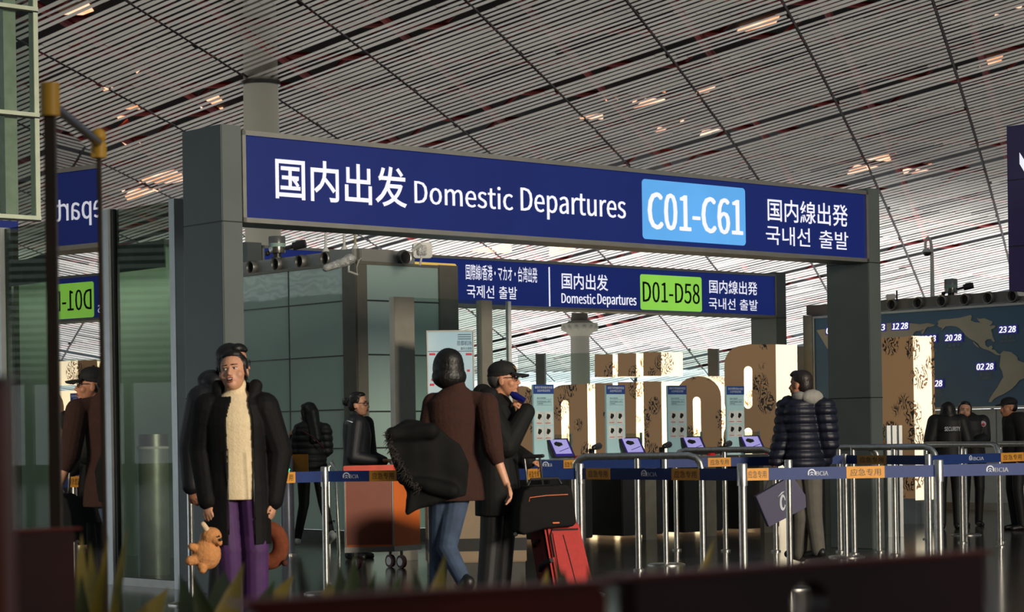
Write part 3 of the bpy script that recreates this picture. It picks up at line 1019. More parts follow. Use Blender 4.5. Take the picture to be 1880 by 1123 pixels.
M_city = mat('grey_city_lettering', (140, 146, 140), 0.5)
for x0, x1, y0, y1, s, zh, en in ((1834, 1868, 598, 613, '23 28', '纽 约', 'NEW YORK'), (1735, 1768, 613, 628, '20 28', '温 哥 华', 'VANCOUVER'), (1793, 1827, 666, 681, '02 28', '里约热内卢', 'RIO JANEIRO'),
                                  (1691, 1721, 615, 630, '13 28', '东 京', 'TOKYO'), (1700, 1733, 697, 712, '15 28', '悉 尼', 'SYDNEY'), (1638, 1670, 592, 607, '12 28', '北 京', ''), (1592, 1628, 595, 610, '11 23', '', ''), (1517, 1552, 600, 615, '04 28', '伦 敦', 'LONDON')):
    ta, za = MP.tz(x0, y0)
    tb, zb2 = MP.tz(x1, y0)[0], MP.tz(x0, y1)[1]
    ck = MB().slab(MP, ta, tb, zb2, za, 0.0, 0.02).put('clock_display', M_clk, mp_)
    h = za - zb2
    w = tb - ta
    text('clock_digits', s, MP, ta + w * 0.06, tb - w * 0.05, zb2 + h * 0.13, za - h * 0.12, 0.023, M_digit, ck, shear=0.12, bold=0.015)
    if zh:
        text('city_name', zh, MP, ta + w * 0.18, tb - w * 0.18, zb2 - h * 0.62, zb2 - h * 0.22, 0.006, M_city, ck)
    if en:
        text('city_name', en, MP, ta + w * 0.08, tb - w * 0.08, zb2 - h * 1.05, zb2 - h * 0.75, 0.006, M_city, ck)

canister(1746, 541, 512, 31.0, 24, 'steel sensor drum on the map booth roof')
a = W(1712, 546, 31.0)
t = thing('camera_mast', 'white crook-shaped mast with dome camera above the map', 'camera', a)
top = W(1709, 440, 31.0)
arc = [a, W(1711, 470, 31.0), W(1709.5, 447, 31.0)]
for i in range(7):
    b = R(180 * i / 6)
    arc.append(W(1704 + 5 * math.cos(b), 447 - 11 * math.sin(b), 31.0))
arc.append(W(1699, 458, 31.0))
MB().tube(arc, [0.03, 0.026, 0.022] + [0.02] * 8, 12).put('mast', M_wplastic, t, smooth=True)
dc = W(1702, 463, 31.0)
MB().lathe([(0.02, 0.06), (0.06, 0.03), (0.085, 0.0)], dc, 20).put('hood', M_wplastic, t, smooth=True)
MB().ell(dc + Vector((0, 0, -0.005)), (0.058, 0.058, 0.05)).put('dome', M_plastic, t, smooth=True)
a = W(1640, 545, 30.6)
t = thing('roof_camera', 'small pale camera on the map booth roof by the pillar', 'camera', a)
MB().slab(Frame(a, (1, 0)), -0.1, 0.03, a.z - 0.03, a.z + 0.04, -0.05, 0.05).put('body', M_wplastic, t, bevel=0.01)
MB().cyl(a + Vector((0.05, 0, -0.06)), a + Vector((0.05, 0, 0.09)), 0.012, n=8).put('aerial', M_plastic, t)
FB = Frame(W(1876, 530, 28), (1, 0))
ta, za = FB.tz(1869, 519)
o = MB().prism(rrect(ta, ta + 0.2, za - 0.17, za, 0.03), FB, -0.06, 0.0).put('wall_speaker', M_wplastic)
tag(o, 'white rounded box on the map booth at the picture edge', 'speaker')

# ================================================================ BEIJING LETTERS (seen from behind)
def kraft(name, base, ink, emit):
    m = bpy.data.materials.new(name)
    m.use_nodes = True
    nt = m.node_tree
    b = nt.nodes['Principled BSDF']
    tc = nt.nodes.new('ShaderNodeTexCoord')
    vo = nt.nodes.new('ShaderNodeTexVoronoi')
    vo.inputs['Scale'].default_value = 2.6
    nz = nt.nodes.new('ShaderNodeTexNoise')
    nz.inputs['Scale'].default_value = 14
    nz.inputs['Detail'].default_value = 6
    wv = nt.nodes.new('ShaderNodeTexWave')
    wv.inputs['Scale'].default_value = 7
    wv.inputs['Distortion'].default_value = 22
    wv.inputs['Detail'].default_value = 4
    for q in (vo, nz, wv):
        nt.links.new(tc.outputs['Object'], q.inputs['Vector'])
    r1 = nt.nodes.new('ShaderNodeValToRGB')
    r1.color_ramp.elements[0].position, r1.color_ramp.elements[1].position = 0.38, 0.44
    r1.color_ramp.elements[0].color, r1.color_ramp.elements[1].color = (1, 1, 1, 1), (0, 0, 0, 1)
    r2 = nt.nodes.new('ShaderNodeValToRGB')
    r2.color_ramp.elements[0].position, r2.color_ramp.elements[1].position = 0.28, 0.42
    r2.color_ramp.elements[0].color, r2.color_ramp.elements[1].color = (1, 1, 1, 1), (0, 0, 0, 1)
    mu = nt.nodes.new('ShaderNodeMath')
    mu.operation = 'MULTIPLY'
    mx = nt.nodes.new('ShaderNodeMix')
    mx.data_type = 'RGBA'
    mx.inputs[6].default_value = lin(base)
    mx.inputs[7].default_value = lin(ink)
    nt.links.new(vo.outputs['Distance'], r1.inputs[0])
    nt.links.new(wv.outputs['Fac'], r2.inputs[0])
    nt.links.new(r1.outputs[0], mu.inputs[0])
    nt.links.new(r2.outputs[0], mu.inputs[1])
    nt.links.new(mu.outputs[0], mx.inputs[0])
    nt.links.new(mx.outputs[2], b.inputs['Base Color'])
    b.inputs['Roughness'].default_value = 0.55
    if emit:
        nt.links.new(mx.outputs[2], b.inputs['Emission Color'])
        b.inputs['Emission Strength'].default_value = emit
    return m


M_kraft = kraft('kraft_brown_sketch_print', (196, 152, 106), (44, 36, 28), 0.16)  # weak emission added to lift the brown faces
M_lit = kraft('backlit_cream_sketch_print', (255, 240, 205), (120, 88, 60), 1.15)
LT = Frame(W(1400, 750, 29.5), E2)
LD = 0.44


def arc_px(cx, cy, rx, ry, a0, a1, n=8):
    return [(cx + rx * math.cos(R(a0 + (a1 - a0) * i / n)), cy - ry * math.sin(R(a0 + (a1 - a0) * i / n))) for i in range(n + 1)]


def letter(outlines, label):
    """One big letter seen from behind: brown faces with a faint added glow, glowing cream sides; outlines in pixels, y None = floor."""
    mb = MB()
    for o in outlines:
        pts = []
        for x, y in o:
            t, z = LT.tz(x, 700 if y is None else y)
            pts.append((t, 0.0 if y is None else z))
        mb.prism(pts, LT, -LD, 0)
    me = mb.mesh('display_letter')
    me.materials.append(M_kraft)
    me.materials.append(M_lit)
    for p in me.polygons:
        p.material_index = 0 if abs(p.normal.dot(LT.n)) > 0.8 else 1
    o = put('display_letter', me)
    return tag(o, label, 'letter', 'giant Beijing letters')


def slot(x0, x1, y0, y1):
    m = (x0 + x1) / 2
    r = (x1 - x0) / 2
    return arc_px(m, y0 + r, r, r, 0, 180, 6) + ([(x0, None), (x1, None)] if y1 is None else arc_px(m, y1 - r, r, r, 180, 360, 6))


# capital B: straight stem on the right, two bowls on the left, two slot counters cut by keyholes
Bo = [(1424, 632)] + arc_px(1364, 668, 34, 34, 90, 180, 6) + [(1330, 730)] + arc_px(1362, 740, 32, 24, 180, 240, 4) + [(1346, 765)] + arc_px(1362, 800, 34, 32, 120, 180, 4) + [(1328, None)]
Lu = arc_px(1373.5, 679.5, 7.5, 7.5, 90, 180, 4) + arc_px(1373.5, 742.5, 7.5, 7.5, 180, 270, 4)
Ll = arc_px(1373.5, 792.5, 7.5, 7.5, 90, 180, 4) + arc_px(1373.5, 862.5, 7.5, 7.5, 180, 270, 4)
mir = lambda q: [(2747 - x, y) for x, y in q]
letter([[(1373.5, 632)] + Bo[2:] + [(1373.5, None)] + Ll[::-1] + Lu[::-1],
        [(1373.5, 632)] + mir(Lu) + mir(Ll) + [(1373.5, None), (1424, None), (1424, 632)]], 'giant sketch-printed capital B seen from behind')
letter([arc_px(1282, 728, 42, 38, 0, 180, 12) + [(1240, None)] + [(1272, None)] + [q for q in slot(1272, 1286, 728, None)[:7]][::-1] + [(1286, None), (1324, None)]], 'giant sketch-printed letter e next to the big B')
for (x0, x1), y0, y1, y2, lab in (((1181, 1214), 646, 690, 700, 'letter i next to the big e'), ((1092, 1125), 650, 692, 703, 'letter i next to the big n')):
    letter([[(x0, y0), (x0, y1), (x1, y1), (x1, y0)], [(x0, y2), (x0, None), (x1, None), (x1, y2)]], 'giant sketch-printed ' + lab)
letter([[(1134, 648), (1134, 691), (1168, 691), (1168, 648)], [(1134, 701), (1134, None), (1177, None), (1177, 905), (1168, 905), (1168, 701)]], 'giant sketch-printed letter j between the two letters i')
letter([[(1078, 704)] + arc_px(1038, 736, 34, 30, 100, 180, 7) + [(1004, None), (1030, None)] + slot(1030, 1044, 734, None)[:7][::-1] + [(1044, None), (1078, None)]], 'giant sketch-printed letter n behind the first notice panel')
letter([arc_px(958, 742, 30, 34, 0, 180, 10) + [(928, None), (988, None)]], 'giant sketch-printed letter g beside the capped man')
BK = Frame(W(1676, 750, 25.5), E2)
t1, zt = BK.tz(1676, 617)
t0 = BK.t(1600, 700)
o = thing('light_block', 'tall block with glowing cream side standing right of the pillar', 'light box', BK.P(t1 - 0.3, 0))
q0 = W(1710, 700, 25.5)
BKs = Frame(BK.P(t1, 0), E1)
MB().slab(BK, t0, t1, 0.3, zt, -0.4, 0).put('printed_face', M_kraft, o)
MB().slab(BKs, 0.0, BKs.t(1710, 700), 0.28, zt + 0.004, -0.02, 0.006).put('lit_side', M_lit, o)
MB().slab(BK, t0, t1, 0, 0.3, -0.4, 0).put('plinth', M_low, o)
# far glass screen posts behind the letters
FG = Frame(W(1200, 700, 38), (0.95, -0.30))
gs = thing('glass_screen', 'far glass screen with grey posts behind the Beijing letters', 'glass screen', FG.P(0, 0))
zt = FG.tz(1306, 640)[1]
for a, b in ((984, 1000), (1300, 1319), (1460, 1476)):
    MB().slab(FG, FG.t(a), FG.t(b), 0, zt, -0.1, 0).put('post', M_fpost, gs)
for a, b in ((950, 983), (1001, 1299), (1320, 1459), (1477, 1500)):
    MB().slab(FG, FG.t(a), FG.t(b), 0.1, zt - 0.01, -0.06, -0.04).put('pane', M_clear, gs)

# ================================================================ CHECK GATES
M_kbody = mat('dark_gate_cabinet', (30, 30, 30), 0.35, var=0.1)
M_kgrey = mat('olive_grey_gate_leg', (104, 102, 92), 0.45, 0.2)
M_notice = mat('pale_aqua_notice', (168, 204, 208), 0.4, emit=0.12, var=0.03)
M_head = mat('blue_notice_header', (40, 66, 130), 0.4, emit=0.12)
M_card = mat('white_notice_card', (206, 212, 208), 0.5, emit=0.05)
M_screen = mat('violet_screen_glow', (176, 168, 232), 0.25, emit=0.75, var=0.04)
M_sframe = mat('deep_violet_screen_edge', (58, 44, 150), 0.25, emit=0.5)
M_redlamp = mat('red_indicator', (190, 24, 30), 0.4, emit=0.3)
KG = Frame(W(1009, 760, 22.0), E1)
zc = 0.86
kiosk = (('leftmost', 990, 1028, 705, 1018, 1058), ('second', 1124, 1159, 706, 1150, 1189), ('third', 1237, 1272, 707, 1263, 1302), ('rightmost', 1345, 1378, 708, 1370, 1409))
for w_, x0, x1, yt, sx0, sx1 in kiosk:
    t0, zt = KG.tz(x0, yt)
    t1 = KG.t(x1, 760)
    k = thing('check_gate', '%s of the four check gates with notice panel and violet screen' % w_, 'check gate', KG.P(t0, 0), 'check gates in a row')
    # cabinet with steel top
    MB().slab(KG, t0 + 0.02, t0 + 0.62, 0.05, zc - 0.03, -0.9, 0.1).put('cabinet', M_kbody, k, bevel=0.01)
    MB().slab(KG, t0 - 0.06, t0 + 0.66, zc - 0.03, zc, -0.92, 0.14).put('steel_top', M_steel, k, bevel=0.006)
    MB().slab(KG, t0 + 0.30, t0 + 0.46, 0, zc - 0.03, 0.1, 0.16).put('leg_panel', M_kgrey, k)
    # notice panel
    pn = MB().slab(KG, t0, t1, zc, zt, -0.12, -0.09).put('notice_panel', M_notice, k, bevel=0.004)
    h = zt - zc
    w = t1 - t0
    F2 = KG.shifted(-0.09)
    hd = MB().slab(F2, t0, t1, zt - h * 0.125, zt, 0, 0.002).put('header', M_head, pn)
    text('lettering', '请将手提电脑充电宝', F2, t0 + w * .06, t1 - w * .06, zt - h * .055, zt - h * .022, 0.003, M_card, hd)
    text('lettering', '从包中取出安检', F2, t0 + w * .18, t1 - w * .18, zt - h * .098, zt - h * .064, 0.003, M_card, hd)
    for j, (f0, f1) in enumerate(((0.17, .60), (0.215, .85), (0.245, .45))):
        text('lettering', ('请出示登机牌', '将随身物品放入筐内', '人脸识别')[j], F2, t0 + w * .16, t0 + w * f1, zt - h * (f0 + .02), zt - h * f0, 0.003, M_ink, pn)
        MB().slab(F2, t0 + w * .16, t0 + w * .9, zt - h * (f0 + .03), zt - h * (f0 + .026), 0, 0.002).put('print_line', M_ink, pn)
    for i in range(2):
        for j in range(2):
            ca, cb2 = t0 + w * (.08 + .43 * i), t0 + w * (.48 + .43 * i)
            za, zb2 = zt - h * (.36 + .20 * j), zt - h * (.54 + .20 * j)
            cd = MB().slab(F2, ca, cb2, zb2, za, 0, 0.003).put('picture_card', M_card, pn)
            m1, m2 = (ca + cb2) / 2, (za + zb2) / 2
            MB().prism([(m1 - w * .1, m2), (m1 - w * .02, m2 - h * .02), (m1 + w * .1, m2 + h * .02), (m1 + w * .08, m2 + h * .05), (m1 - w * .06, m2 + h * .06)], F2, 0.003, 0.005).put('picture', M_black, cd)
            MB().slab(F2, ca + w * .05, cb2 - w * .1, zb2 + h * .02, zb2 + h * .028, 0.003, 0.005).put('picture', M_rink, cd)
    # tilted screen
    FS = KG.shifted(0.0)
    sa, sb = FS.t(sx0, 820), FS.t(sx1, 820)
    sw = sb - sa
    base = zc + 0.0
    sh = 0.20
    lean = 0.07

    def tq(f, g, off):
        q = FS.P(sa + f * sw, base + 0.01 + g * sh, off - g * lean)
        q.x -= 0.035 * g
        return q
    def plate(f0, f1, g0, g1, o0, o1):
        return [tq(f0, g0, o1), tq(f1, g0, o1), tq(f1, g0, o0), tq(f0, g0, o0), tq(f0, g1, o1), tq(f1, g1, o1), tq(f1, g1, o0), tq(f0, g1, o0)]
    sc = MB().hexa(plate(0, 1, 0, 1, -0.05, 0)).put('screen_case', M_plastic, k, bevel=0.005)
    s1 = MB().hexa(plate(.14, .88, .10, .94, 0.0, 0.003)).put('screen', M_screen, sc)
    MB().hexa(plate(.14, .88, .10, .22, 0.003, 0.005)).put('screen_bar', M_sframe, s1)
    MB().hexa(plate(.10, .14, .10, .94, 0.0, 0.005)).put('screen_edge', M_sframe, s1)
    MB().hexa(plate(.88, .92, .10, .94, 0.0, 0.005)).put('screen_edge', M_sframe, s1)
    pz = [tq(f, g, 0.005) for f, g in ((.24, .66), (.40, .58), (.62, .66), (.60, .78), (.36, .84), (.24, .76))]
    put('screen_icon', mesh_of(pz, [(0, 1, 2, 3, 4, 5)]), M_black, s1)
    pz = [tq(f, g, 0.005) for f, g in ((.34, .32), (.84, .50), (.84, .53), (.34, .35))]
    put('screen_icon', mesh_of(pz, [(0, 1, 2, 3)]), M_sframe, s1)
    # scanner head, lamp and glass wing
    ts = sb + 0.22
    sn = MB().slab(KG, ts, ts + 0.035, zc, zc + 0.10, -0.05, 0.0).put('scanner_neck', M_plastic, k)
    remesh('scanner_head', MB().cap(KG.P(ts - 0.03, zc + 0.11, 0.06), KG.P(ts + 0.12, zc + 0.125, -0.02), 0.028, 0.036), 0.01, M_plastic, k, 2)
    MB().slab(KG, sb + 0.02, sb + 0.09, zc, zc + 0.03, -0.06, 0.0).put('indicator_lamp', M_redlamp, k)
    MB().slab(KG, sb + 0.05, sb + 0.07, zc, zc + 0.26, -0.42, -0.40).put('wing_post', M_steel, k)
    MB().slab(KG, sb + 0.07, sb + 0.30, zc - 0.2, zc + 0.25, -0.415, -0.405).put('glass_wing', M_clear, k)
    MB().slab(KG, sb + 0.30, sb + 0.32, zc, zc + 0.26, -0.42, -0.40).put('wing_post', M_steel, k)
# low counter to the left, with a beige cabinet behind the travellers
CF = Frame(W(860, 950, 17.2), (1, 0.1))
t0, t1 = CF.t(786, 950), CF.t(966, 950)
zt = CF.tz(860, 905)[1]
o = thing('low_cabinet', 'beige low cabinet with dark band behind the capped man', 'cabinet', CF.P((t0 + t1) / 2, 0))
MB().slab(CF, t0, t1, 0.1, zt, -0.4, 0).put('body', mat('beige_cabinet', (126, 108, 84), 0.5, var=0.06), o, bevel=0.008)
z = CF.tz(860, 1000)[1]
MB().slab(CF, t0 - .002, t1 + .002, z - 0.05, z + 0.05, -0.402, 0.003).put('dark_band', M_kbody, o)
MB().slab(CF, t0 + .01, t1 - .01, 0, 0.1, -0.38, -0.02).put('plinth', M_dsteel, o)
text('lettering', '安检', CF, CF.t(788, 950), CF.t(796, 950), CF.tz(775, 978)[1], CF.tz(775, 925)[1], 0.003, mat('orange_print', (200, 120, 50), 0.5), o)
# gate of two white posts and glass right of the pillar
GP = Frame(W(1620, 900, 22.5), (1, 0.2))
o = thing('glass_door', 'narrow glass door with bright posts beside the right pillar', 'door', GP.P(0, 0))
for a, b in ((1588, 1603), (1630, 1637), (1640, 1648), (1652, 1658)):
    MB().slab(GP, GP.t(a, 900), GP.t(b, 900), 0, GP.tz(1620, 781)[1], -0.05, 0).put('post', M_wpost, o)
MB().slab(GP, GP.t(1604, 900), GP.t(1629, 900), 0.05, GP.tz(1620, 783)[1], -0.03, -0.02).put('pane', M_clear, o)
OB = Frame(W(1580, 812, 23.5), (1, 0.25))
o = MB().slab(OB, OB.t(1515, 812), OB.t(1650, 812), OB.tz(1580, 815)[1], OB.tz(1580, 809)[1], -0.2, 0)
o = o.put('counter', mat('orange_counter_edge', (196, 116, 38), 0.4))
ob = thing('desk', 'dark desk with thin orange edge behind the right pillar', 'desk', OB.P(0, 0))
tag(o, '', '')
for k_ in ('label', 'category'):
    del o[k_]
o.parent = ob
o.matrix_parent_inverse = Matrix.Translation(-Vector(ob.location))
o.name = 'edge'
MB().slab(OB, OB.t(1515, 812), OB.t(1650, 812), 0, OB.tz(1580, 815)[1], -0.5, -0.02).put('body', M_kbody, ob)
remesh('phone', MB().cap(OB.P(OB.t(1535, 805), 1.03, -.05), OB.P(OB.t(1558, 800), 1.06, -.05), 0.025, 0.03), 0.01, M_plastic, ob, 2)

# ================================================================ RAILS, STANCHIONS AND BELTS
def rail(px0, d0, px1, d1, h, label, legs=3, r=0.028, left_bend=True):
    a, b = ground(px0, d0, 840), ground(px1, d1, 840)
    t = thing('guard_rail', label, 'rail', (a + b) / 2)
    e = (b - a).normalized()
    pts = []
    if left_bend:
        pts += [a + Vector((0, 0, h - 0.12)), a + Vector((0, 0, h - 0.06)) + e * 0.012, a + Vector((0, 0, h - 0.018)) + e * 0.045, a + Vector((0, 0, h)) + e * 0.11]
    else:
        pts += [a + Vector((0, 0, h))]
    pts += [b + Vector((0, 0, h)) - e * 0.11, b + Vector((0, 0, h - 0.018)) - e * 0.045, b + Vector((0, 0, h - 0.06)) - e * 0.012, b + Vector((0, 0, h - 0.12))]
    MB().tube(pts, r, 14).put('hand_rail', M_steel, t, smooth=True)
    for i in range(legs):
        f = i / (legs - 1)
        q = a.lerp(b, f)
        end = 0.12 if (f == 1 or (f == 0 and left_bend)) else 0
        MB().cyl(q, q + Vector((0, 0, h - end)), r * 0.85, n=14).put('leg', M_steel, t, smooth=True)
        MB().lathe([(r * 1.6, 0), (r * 1.6, 0.012), (r * 0.9, 0.02)], q, 16).put('foot_plate', M_steel, t, smooth=True)
    return t


rail(1054, 17.7, 1288, 17.3, 0.92, 'bent steel guard rail before the first two check gates')
rail(1240, 20.5, 1422, 20.0, 0.94, 'steel guard rail before the third and fourth check gates')
rail(1470, 19.9, 1612, 19.6, 0.95, 'bent steel guard rail behind the man in the blue jacket')
rail(1566, 19.35, 1718, 18.8, 0.95, 'bent steel guard rail below the glowing block', left_bend=False)
rail(1700, 21.8, 1834, 20.2, 0.95, 'bent steel guard rail before the security women', left_bend=False)
rail(1836, 21.0, 1980, 19.5, 0.95, 'steel guard rail running out at the right edge', left_bend=False)

M_belt = mat('blue_belt_webbing', (14, 44, 104), 0.6, var=0.08, scale=40)
M_byel = mat('ochre_belt_print', (206, 142, 48), 0.6, var=0.06, scale=30)
M_bwhite = mat('white_belt_print', (206, 212, 220), 0.6)


def stanchion(px, d, label, top=0.90, r=0.022):
    g = ground(px, d, 950)
    t = thing('stanchion', label, 'stanchion', g, 'belt stanchions of the queue lanes')
    MB().lathe([(0.16, 0), (0.16, 0.008), (0.14, 0.016), (0.03, 0.022)], g, 28).put('base', M_steel, t, smooth=True)
    MB().lathe([(r, 0.02), (r, top - 0.14)], g, 18).put('pole', M_steel, t, smooth=True)
    MB().lathe([(r * 1.25, top - 0.14), (r * 1.25, top - 0.006), (r * 1.1, top)], g, 18).put('belt_head', M_steel, t, smooth=True)
    return t, g


def belt(t, a, b, prints, zc=0.83, hh=0.038):
    """prints: (kind, left px, right px) at the belt's mid height."""
    F = Frame(a, (b - a) if b.x > a.x else (a - b))
    L = (b - a).length
    o = MB().slab(F, 0.03, L - 0.03, zc - hh, zc + hh, -0.002, 0.002).put('belt', M_belt, t)
    for kind, x0, x1 in prints:
        t0, t1 = F.t(x0, 868, 0.002), F.t(x1, 868, 0.002)
        if kind == 'y':
            y = MB().slab(F, t0, t1, zc - hh, zc + hh, 0.002, 0.003).put('print_patch', M_byel, o)
            text('lettering', '应急专用', F, t0 + (t1 - t0) * .1, t1 - (t1 - t0) * .1, zc - hh * .6, zc + hh * .6, 0.004, M_black, y)
        else:
            m = t0 + (t1 - t0) * .30
            text('lettering', 'BCIA', F, m + .01, t1, zc - hh * .42, zc + hh * .32, 0.004, M_bwhite, o, bold=0.012)
            cx, rr = (t0 + m) / 2, hh * .72
            ring = [(cx + rr * math.cos(R(q)), zc + rr * math.sin(R(q))) for q in range(-30, 211, 20)] + [(cx + rr * .72 * math.cos(R(q)), zc + rr * .72 * math.sin(R(q))) for q in range(210, -31, -20)]
            lo = MB()
            lo.prism(ring, F, 0.002, 0.004)
            lo.prism([(cx - rr * .75, zc - rr * .1), (cx, zc + rr * .4), (cx + rr * .75, zc - rr * .1), (cx, zc + rr * .15)], F, 0.002, 0.004)
            lo.prism([(cx - rr * .5, zc - rr * .6), (cx, zc - rr * .05), (cx + rr * .5, zc - rr * .6), (cx, zc - rr * .35)], F, 0.002, 0.004)
            lo.put('emblem', M_bwhite, o)


S = {}
for key, px, d, lab in (('a', 350, 14.6, 'chrome stanchion behind the toy held by the girl'), ('b', 597, 15.4, 'chrome stanchion between the girl and the orange podium'), ('c', 1066, 14.9, 'chrome stanchion just right of the red suitcase'),
                        ('d', 1364, 13.6, 'chrome stanchion nearest the fourth check gate'), ('e', 1449, 15.2, 'chrome stanchion before the paper bag'), ('f', 1724, 13.9, 'thick near chrome stanchion below the glowing block'),
                        ('g', 1706, 17.6, 'slim chrome stanchion beside the thick near one'), ('h', 1222, 18.2, 'chrome stanchion under the second guard rail leg'), ('i', 1553, 18.9, 'chrome stanchion behind the grey trouser legs'), ('j', 1773, 22.6, 'chrome stanchion between the security women'),
                        ('k', 1588, 21.5, 'far chrome stanchion beside the right pillar')):
    S[key] = stanchion(px, d, lab, r=0.026 if key in 'df' else 0.022)
far_r = ground(2050, 14.2, 950)
far_l = ground(240, 15.8, 950)
belt(S['a'][0], S['a'][1], S['b'][1], [('y', 498, 542)])
belt(S['b'][0], S['b'][1], S['c'][1], [('l', 632, 658), ('y', 678, 728), ('y', 969, 992)])
belt(S['c'][0], S['c'][1], S['d'][1], [('y', 1076, 1120), ('l', 1178, 1206), ('y', 1233, 1284)])
belt(S['d'][0], S['d'][1], S['f'][1], [('y', 1369, 1411), ('l', 1485, 1520), ('y', 1554, 1624)])
belt(S['f'][0], S['f'][1], far_r, [('l', 1812, 1851)])
sb_ = ground(960, 18.5, 950)
belt(S['h'][0], sb_, S['h'][1], [('l', 1000, 1014), ('y', 1035, 1058)], 0.85)
belt(S['i'][0], S['h'][1], S['i'][1], [('y', 1300, 1342)], 0.85)
belt(S['g'][0], S['i'][1], S['g'][1], [('l', 1519, 1546), ('y', 1574, 1628)], 0.85)
belt(S['j'][0], S['g'][1], ground(1960, 19.5, 950), [('l', 1778, 1806), ('y', 1838, 1880)], 0.85)

# ================================================================ PODIUM
pc = ground(722, 18.3, 1010)
PD = Frame(pc, (0.985, 0.17))
PE = Frame(pc, (0.6, 0.8))
o = thing('check_podium', 'orange wheeled podium with red top in front of the agent', 'podium', pc)
M_or = mat('orange_laminate', (206, 104, 44), 0.4, var=0.04)
M_oside = mat('rust_orange_laminate', (118, 54, 30), 0.4, var=0.04)
zt, zb = 0.82, PD.tz(700, 1003)[1]
wl_, wr = -0.40, 0.36
def quad_box(z0, z1, grow=0.0):
    a = PD.P(wl_ - grow, 0, grow)
    b = pc + (PD.n * grow + PD.e * grow)
    c = pc + PE.e * wr + PD.e * grow
    d = PD.P(wl_ - grow, 0, 0) + PE.e * wr
    pts = [a, b, c, d]
    return [Vector((q.x, q.y, z0)) for q in pts] + [Vector((q.x, q.y, z1)) for q in pts]
bo = MB().hexa(quad_box(zb, zt)).put('body', M_or, o)
MB().slab(PD, wl_ + 0.015, -0.012, zb + 0.02, zt - 0.02, 0, 0.004).put('front_panel', M_oside, bo)
MB().hexa(quad_box(zt, zt + 0.05, 0.015)).put('top', mat('red_podium_top', (196, 62, 36), 0.4), o, bevel=0.005)
MB().hexa(quad_box(zb - 0.045, zb, 0.01)).put('base_frame', M_alu, o)
for q in (pc, PD.P(wl_, 0, 0)):
    MB().cyl(Vector((q.x, q.y, zb)), Vector((q.x, q.y, zt)), 0.009, n=10).put('corner_profile', M_alu, o)
for f, g_ in ((0.05, 0.06), (-0.33, 0.06), (0.2, 0.3), (-0.2, 0.3)):
    q = pc + PD.e * (f - 0.02) + PE.e * g_
    cs = MB().cyl((q.x, q.y, 0.1), (q.x, q.y, zb - 0.04), 0.014, n=8).put('caster_fork', M_alu, o)
    w1 = MB().cyl(q + Vector((-0.012, -.01, 0.055)), q + Vector((0.012, .01, 0.055)), 0.055, n=20).put('wheel', mat('red_grey_wheel', (120, 70, 64), 0.5), cs)
    MB().cyl(q + Vector((-0.014, -.012, 0.055)), q + Vector((0.014, .012, 0.055)), 0.035, n=16).put('hub', M_alu, cs)

# ticket reader tube and orange plate beside the woman with the phone
q = ground(528, 20.8, 950)
t = thing('reader_post', 'pale round reader post with green arrow light by the booth', 'reader', q)
zt = W(528, 838, 20.8).z
MB().lathe([(0.065, 0), (0.065, zt - 0.03), (0.05, zt)], q, 20).put('tube', mat('lilac_grey_tube', (120, 122, 136), 0.35, 0.3), t, smooth=True)
g0 = W(530, 862, 20.7)
FB = Frame(g0 + Vector((0, -0.04, 0)), (1, 0))
MB().prism([(-.02, g0.z), (0, g0.z + .025), (.02, g0.z), (.01, g0.z), (.01, g0.z - .02), (-.01, g0.z - .02), (-.01, g0.z)], FB, 0, 0.006).put('arrow_light', mat('green_arrow_light', (90, 255, 170), 0.4, emit=2.0), t)
MB().box((q.x + 0.05, q.y + 0.05, zt - 0.25), (q.x + 0.2, q.y + 0.08, zt + 0.02)).put('ochre_plate', mat('ochre_plate', (176, 112, 36), 0.5), t)
MB().cyl((q.x, q.y, 0), (q.x, q.y, 0.015), 0.1, n=20).put('base', M_steel, t)
# chrome frame next to the agent
q0, q1 = ground(622, 20.9, 950), ground(604, 22.2, 950)
t = thing('chrome_barrier', 'chrome tube barrier between the phone woman and the agent', 'barrier', (q0 + q1) / 2)
zt = W(618, 850, 20.9).z
MB().tube([q0, q0 + Vector((-0.03, 0, zt - 0.06)), q0 + Vector((-0.06, 0.03, zt)), q1 + Vector((0.05, 0, zt)), q1 + Vector((0, 0, zt - 0.05)), q1], 0.02, 12).put('tube', M_steel, t, smooth=True)
MB().tube([q0 + Vector((-0.02, 0, 0.3)), q1 + Vector((0, 0, 0.3))], 0.014, 10).put('cross_tube', M_steel, t, smooth=True)

# white bin at the right edge
q = ground(1876, 25, 950)
t = thing('waste_bin', 'small white waste bin at the right picture edge', 'bin', q)
MB().lathe([(0.12, 0), (0.12, 0.05), (0.10, 0.06), (0.095, 0.42)], q, 24).put('body', M_wplastic, t, smooth=True)
MB().lathe([(0.10, 0.42), (0.10, 0.46), (0.06, 0.48)], q, 24).put('lid', M_alu, t, smooth=True)

# ================================================================ FOREGROUND CHAIRS AND PLANTS
M_wood = mat('dark_red_brown_wood', (66, 26, 18), 0.4, var=0.25, scale=5)
M_wood2 = mat('red_stained_wood', (128, 38, 22), 0.4, var=0.2, scale=5)


